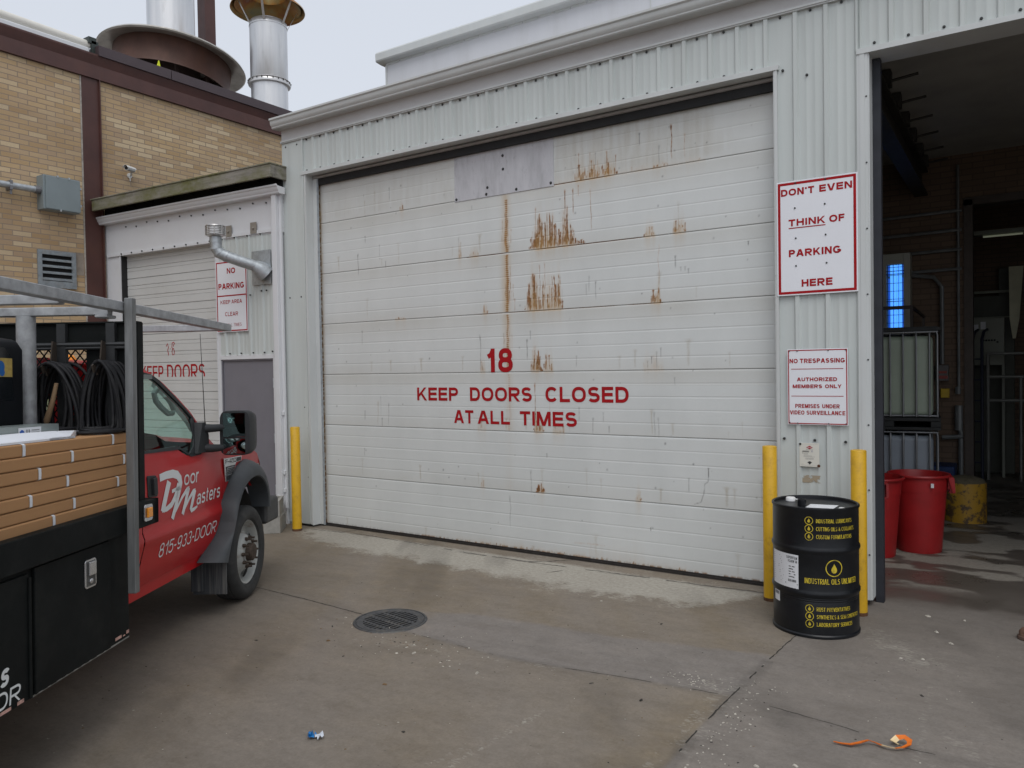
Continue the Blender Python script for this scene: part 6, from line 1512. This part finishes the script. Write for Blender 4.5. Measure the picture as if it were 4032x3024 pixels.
# tool box under the bed, with its doors
m = MB(); m.box(-5.0, -2.125, -.125, .55, .390, .972); tb = m.build('tool_box', BKP, TR, bevel=.004)
m = MB(); m.box(-2.955, -2.34, -.142, -.126, .402, .960); d1 = m.build('box_door', BKP, tb, bevel=.004)
m = MB(); m.box(-4.3, -2.995, -.140, -.126, .402, .945); m.box(-3.004, -2.988, -.150, -.14, .402, .93); d2 = m.build('box_door', BKP, tb, bevel=.004)
m = MB(); m.box(-2.955, -2.13, -.1265, -.125, .3905, .398); 
for k in range(12): a = -2.94 + k * .066; m.box(a, a + random.uniform(.015, .05), -.1445, -.1425, .402, .406)
m.build('worn_edge', pm('bare_scratched_steel', (.30, .30, .28), .5, .4, .3), tb)
m = MB(); lp = [(-2.58, .775), (-2.58, .895), (-2.57, .905), (-2.49, .905), (-2.48, .895), (-2.48, .775), (-2.49, .765), (-2.57, .765)]
m.prism(lp, lambda a, b, d: P3(a, d, b), .142, .149); la = m.build('latch', CHR, TR, bevel=.003)
m = MB(); m.box(-2.568, -2.492, -.1505, -.149, .775, .896); m.build('recess', pm('latch_recess', (.10, .10, .095), .5, .4), la)
m = MB(); m.box(-2.558, -2.500, -.162, -.1505, .826, .894); m.lathe([(0, -.160), (.014, -.158), (.014, -.150)], 14, axis='y', c=(-2.535, 0, .798)); m.build('paddle', CHR, la, bevel=.004)
m = MB(); tf = lambda a, b: P3(a, .1412, b)
words(d2, WLET, tf, [('Masters', -3.62, -3.118, .515, .615, .016)], .016, .2, 'lettering', .74); words(d2, WLET, tf, [('815-933-DOOR', -3.86, -3.055, .425, .497, .004)], .004, .10)
m = MB(); quad(m, -3.081, -3.037, .404, .420, tf); quad(m, -3.20, -3.12, .404, .418, tf); tf1 = lambda a, b: P3(a, .1262, b); quad(m, -2.272, -2.210, .412, .428, tf1); quad(m, -2.160, -2.130, .416, .434, tf1); quad(m, -2.195, -2.172, .412, .419, tf1); m.build('warning_sticker', pm('faded_sticker', (.50, .30, .25), .6, 0, .5, 60), tb, fix=False)
# stake post, pipe rack
m = MB(); m.box(-2.245, -2.200, -.226, -.181, .655, 2.235); m.build('stake_post', pm('worn_stake_steel', (.17, .175, .175), .5, .35, .3, 8, (2, 2, .3), dirt=(.27, .27, .27), damt=.6, dsc=4), TR, bevel=.005)
m = MB()
m.bar(P3(-5.3, .145, 2.183), P3(-.72, .145, 2.193), .062, .052); m.bar(P3(-5.3, -2.25, 2.183), P3(-.72, -2.25, 2.193), .062, .052)
m.bar(P3(-.752, .112, 2.193), P3(-.752, -2.22, 2.193), .05, .046); m.bar(P3(-2.25, .112, 2.166), P3(-2.25, -2.22, 2.166), .05, .046); m.bar(P3(-5.2, .112, 2.18), P3(-5.2, -2.22, 2.18), .05, .046); m.bar(P3(-2.68, .112, 2.178), P3(-2.68, -2.22, 2.178), .05, .046)
m.bar(P3(-2.25, .12, 2.135), P3(-2.25, .05, 2.135), .09, .016)
m.build('pipe_rack', GALVD, TR, bevel=.005)
for t_, s, r in ((-2.25, -.345, .047), (-2.25, -1.8, .047), (-5.2, .145, .03), (-5.2, -2.25, .03)):
    m = MB(); m.tube([P3(t_, s, 1.1), P3(t_, s, 2.143 if r > .04 else 2.16)], r, 16); m.build('rack_post', GALVD, TR, smooth=45)
# headache rack: black frame with diamond mesh openings
m = MB(); T1, T2 = -1.965, -1.935
for s0, s1, u0, u1 in ((.12, -.185, 1.10, 2.127), (-.185, -2.26, 1.985, 2.127), (-.185, -2.26, 1.10, 1.44), (-.98, -1.25, 1.44, 1.985), (-2.05, -2.26, 1.44, 1.985)): m.box(T1, T2, -s0, -s1, u0, u1)
m.box(-1.99, -1.93, -.125, -.095, 1.1, 2.13); m.box(-1.985, -1.93, -.12, 2.26, 2.127, 2.135)
hb = m.build('headache_rack', BKP, TR)
DKS = pm('dark_grey_steel', (.040, .042, .044), .5, .4, .2, 10)
m = MB()
for s in (-.310, -.028, -.75, -1.1, -1.5, -1.9): m.bar(P3(-1.985, s, 1.1), P3(-1.985, s, 2.125), .05, .03, up=(1, 0, 0))
m.tube([P3(-1.99, .1, 2.005), P3(-1.99, -2.2, 2.005)], .014, 8); m.tube([P3(-1.99, .1, 1.985), P3(-1.99, -2.2, 1.985)], .010, 8)
m.build('upright', DKS, hb)
for s0, s1 in ((-.98, -.185), (-2.05, -1.25)):
    m = MB()
    lo, hi = 1.44, 1.985; step = .052; w_2 = (s1 - s0); h_2 = hi - lo; kx = .78
    n = int((w_2 + h_2 * kx) / step) + 2
    for i in range(-1, n):
        for sg in (1, -1):
            a0 = s0 + i * step - h_2 * kx * (0 if sg < 0 else 1) + (h_2 * kx if False else 0)
            pts = []
            for f in np.linspace(0, 1, 30):
                s_ = (s0 - h_2 * kx + i * step + f * h_2 * kx) if sg > 0 else (s0 + i * step - f * h_2 * kx); u__ = lo + f * h_2
                if s0 <= s_ <= s1: pts.append((s_, u__))
            if len(pts) > 1: m.bar(P3(-1.95, *pts[0]), P3(-1.95, *pts[-1]), .007, .004, up=(1, 0, 0))
    m.build('mesh_grille', BKP, hb)
for s in (-.338, -.058):
    m = MB(); m.bar(P3(-2.01, s, 2.02), P3(-2.03, s - .0, 1.89), .05, .008, up=(0, 1, 0)); m.bar(P3(-2.03, s, 1.895), P3(-2.13, s + .02, 1.85), .05, .008, up=(0, 1, 0)); m.bar(P3(-2.13, s + .02, 1.852), P3(-2.15, s + .02, 1.89), .05, .008, up=(0, 1, 0))
    m.build('hanger_hook', pm('rusty_brown_strap', (.055, .042, .032), .75, .2, .3, 14), hb)
m = MB(); m.box(-5.0, -2.0, 2.15, 2.2, 1.1, 1.3); m.build('far_side_rail', BKP, TR)

# ------------------------------------------------------------------ load on the bed: every piece a thing of its own
CARD = pm('brown_cardboard', (.42, .225, .098), .85, 0, .07, 3, (.4, 1, 1), dirt=(.25, .13, .06), damt=.35, dsc=3, bump=.04, bs=90)
STRAP = pm('white_strapping', (.70, .72, .75), .5, 0, .05, 12)
ends = [-1.970, -1.953, -1.943, -1.983, -1.996, -1.975, -1.992]
st1 = [-2.219, -2.597, -2.113, -2.629, -2.180, -2.58, -2.751]
order = ['topmost', 'second from the top', 'third from the top', 'fourth from the top', 'third from the bottom', 'second from the bottom', 'bottom']
for i in range(7):
    top_ = 1.5055 - i * .0578; bot = top_ - .0560; L = 2.44; s_o = .098 + [0, .004, .002, -.002, .003, 0, .004][i]; W_ = .62
    o = MB(); o.box(-L, 0, -s_o, -s_o + W_, 0, top_ - bot); o = o.build('flat_carton', CARD, None, bevel=.008, seg=3)
    loc(o, ends[i], 0, bot); tag(o, 'long flat brown cardboard carton, %s of the stack on the truck bed' % order[i], 'carton', 'strapped cartons on the truck bed')
    for k in range(-1, 4):
        t_ = st1[i] - ends[i] - k * .735
        if not (-L + .1 < t_ < -.06): continue
        m = MB(); h = top_ - bot; e = .0022
        ol = [(-s_o - e, .004), (-s_o - e - .001, h * .5), (-s_o - e, h - .004), (-s_o + .006, h + e * .6), (-s_o + W_ - .006, h + e * .6), (-s_o + W_ + e, h - .004), (-s_o + W_ + e, .004), (-s_o + W_ - .006, -e * .3), (-s_o + .006, -e * .3)]
        m.rings([[(t_ - .010, a, b) for a, b in ol], [(t_ + .010, a, b) for a, b in ol]], closed=True); m.build('strap', STRAP, o, smooth=40)
o = MB(); rg = random.Random(4)
xs_ = np.linspace(-1.9, .55, 18); ys_ = np.linspace(0, .165, 6)
def fz(x, y): return .010 + .012 * math.sin(x * 3.1 + y * 9) * (y > .05) + (.014 if x > -.4 and y > .08 else 0)
vs = [(x + (.12 * y if x > .4 else 0) - (.35 * (1 - y / .165) if x > .4 else 0), y, fz(x, y)) for y in ys_ for x in xs_]; n = len(xs_)
o.add(vs + [(a, b, 0.0) for a, b, c in vs], [(j * n + i, j * n + i + 1, (j + 1) * n + i + 1, (j + 1) * n + i) for j in range(5) for i in range(n - 1)] + [(j * n + i + 108, (j + 1) * n + i + 108, (j + 1) * n + i + 1 + 108, j * n + i + 1 + 108) for j in range(5) for i in range(n - 1)] + [(i, i + 108, i + 109, i + 1) for i in range(17)] + [(5 * n + i, 5 * n + i + 1, 5 * n + i + 109, 5 * n + i + 108) for i in range(17)] + [(j * n + 17, j * n + 125, (j + 1) * n + 125, (j + 1) * n + 17) for j in range(5)])
o = o.build('foam_sheet', pm('white_foam', (.74, .76, .80), .6, 0, .02), None, smooth=40); loc(o, -2.80, .085, 1.5075); tag(o, 'thin white foam sheet lying on the top carton of the truck bed', 'sheet')
o = empty('steel_channel', (0, 0, 0), label='shiny galvanised steel channel lying on top of the cartons on the truck bed', cat='steel channel'); loc(o, -2.48, -.115, 1.5085)
m = MB(); m.box(-1.9, .10, -.02, -.016, .0, .066); m.box(-1.9, .10, -.016, .125, .063, .066); m.box(-1.9, .10, .121, .125, .0, .063); m.build('channel', pm('shiny_channel', (.40, .46, .45), .35, .7, .15, 9, (.3, 1, 1)), o)
m = MB(); m.box(-.22, -.05, -.0235, -.0215, .008, .058); lb = m.build('label', PAPER, o)
m = MB(); disc(m, -.197, .030, .018, lambda a, b: (a, -.0242, b), 16); m.build('blue_mark', pm('blue_mark', (.01, .10, .45), .5), lb, fix=False)
m = MB()
for a in (-.165, -.148): quad(m, a, a + .009, .018, .048, lambda a, b: (a, -.0242, b))
for k in range(3): quad(m, -.125, -.065, .018 + k * .012, .022 + k * .012, lambda a, b: (a, -.0242, b))
m.build('label_print', GINK, lb, fix=False)
# hose coils on the hooks
HOSE = pm('dirty_black_hose', (.014, .014, .016), .6, 0, .2, 12, dirt=(.045, .043, .04), damt=.4, dsc=10, spec=.3)
def coil(s, t_, label, seed, n=13, wd=.165, drop=.52):
    rg = random.Random(seed); m = MB()
    for k in range(n):
        w0 = wd * rg.uniform(.45, 1.08); d0 = drop * rg.uniform(.85, 1.15); off = (k - n / 2) * .0085 + rg.uniform(-.006, .006); tw_ = rg.uniform(-.03, .03); top_ = -.012 * rg.random() - .004 * (k % 3)
        pts = []
        for a in np.linspace(0, 2 * PI, 30):
            y = w0 * math.sin(a) * (1 + .25 * (1 - math.cos(a)) / 2); z = top_ - d0 * (1 - math.cos(a)) / 2
            ov_ = max(0, -.385 - z); z = max(z, -.385 + .006 * (k % 4))
            pts.append((off + .012 * math.sin(a * 2 + k) - ov_ * .9, y + tw_ * (1 - math.cos(a)) / 2, z))
        m.tube(pts, .0095, 7, caps=False)
    o = m.build('hose_coil', HOSE, None, smooth=60); loc(o, t_, s, 1.905); tag(o, label, 'hose', 'coiled hoses hanging on the truck rack'); return o
coil(-.290, -2.06, 'coiled black hose hanging on the rack hook nearer the grey pipe post', 2, 22, .128, .50)
coil(-.010, -2.06, 'coiled black hose hanging on the rack hook nearer the stake post', 6, 22, .100, .52)
o = MB(); o.tube([(0, 0, .0), (.0, .02, -.09), (.0, .055, -.20), (0, .06, -.215)], [.010, .012, .017, .010], 12); o = o.build('wooden_handle', pm('worn_wood_handle', (.22, .14, .075), .7, 0, .2, 20, (1, 1, .2)), None, smooth=50); loc(o, -2.20, -.215, 1.785); tag(o, 'short worn wooden tool handle hanging between the coiled hoses', 'handle')
# black machine at the frame edge
o = empty('welding_machine', (0, 0, 0), label='black rounded machine standing on the cartons at the left frame edge', cat='machine'); loc(o, -2.455, -.262, 1.5085)
m = MB(); hp_ = [(0, 0), (0, .30), (-.0, .45), (-.03, .497), (-.10, .51), (-.50, .52), (-.50, 0)]
m.prism([(-a, b) for a, b in hp_], lambda a, b, d: (d, a, b), -.62, .06); m.build('cabinet', pm('black_machine_enamel', (.008, .009, .011), .5, 0, .2, 5, spec=.12), o, bevel=.02)
m = MB(); m.prism([(-.55, .19), (-.02, .19), (-.05, .42), (-.09, .455), (-.55, .465)], lambda a, b, d: (a, d, b), -.0015, -.0005); m.build('panel', pm('glossy_black_panel', (.010, .012, .014), .14, 0, .1), o)
m = MB(); m.box(-.19, -.038, -.004, -.002, .307, .40); sk = m.build('sticker', pm('yellow_sticker', (.42, .30, .08), .6, 0, .2, 40), o)
m = MB(); disc(m, -.125, .357, .030, lambda a, b: (a, -.0048, b), 12); disc(m, -.115, .329, .02, lambda a, b: (a, -.0052, b), 10); m.build('blue_mark', pm('blue_print', (.01, .10, .32), .6), sk, fix=False)
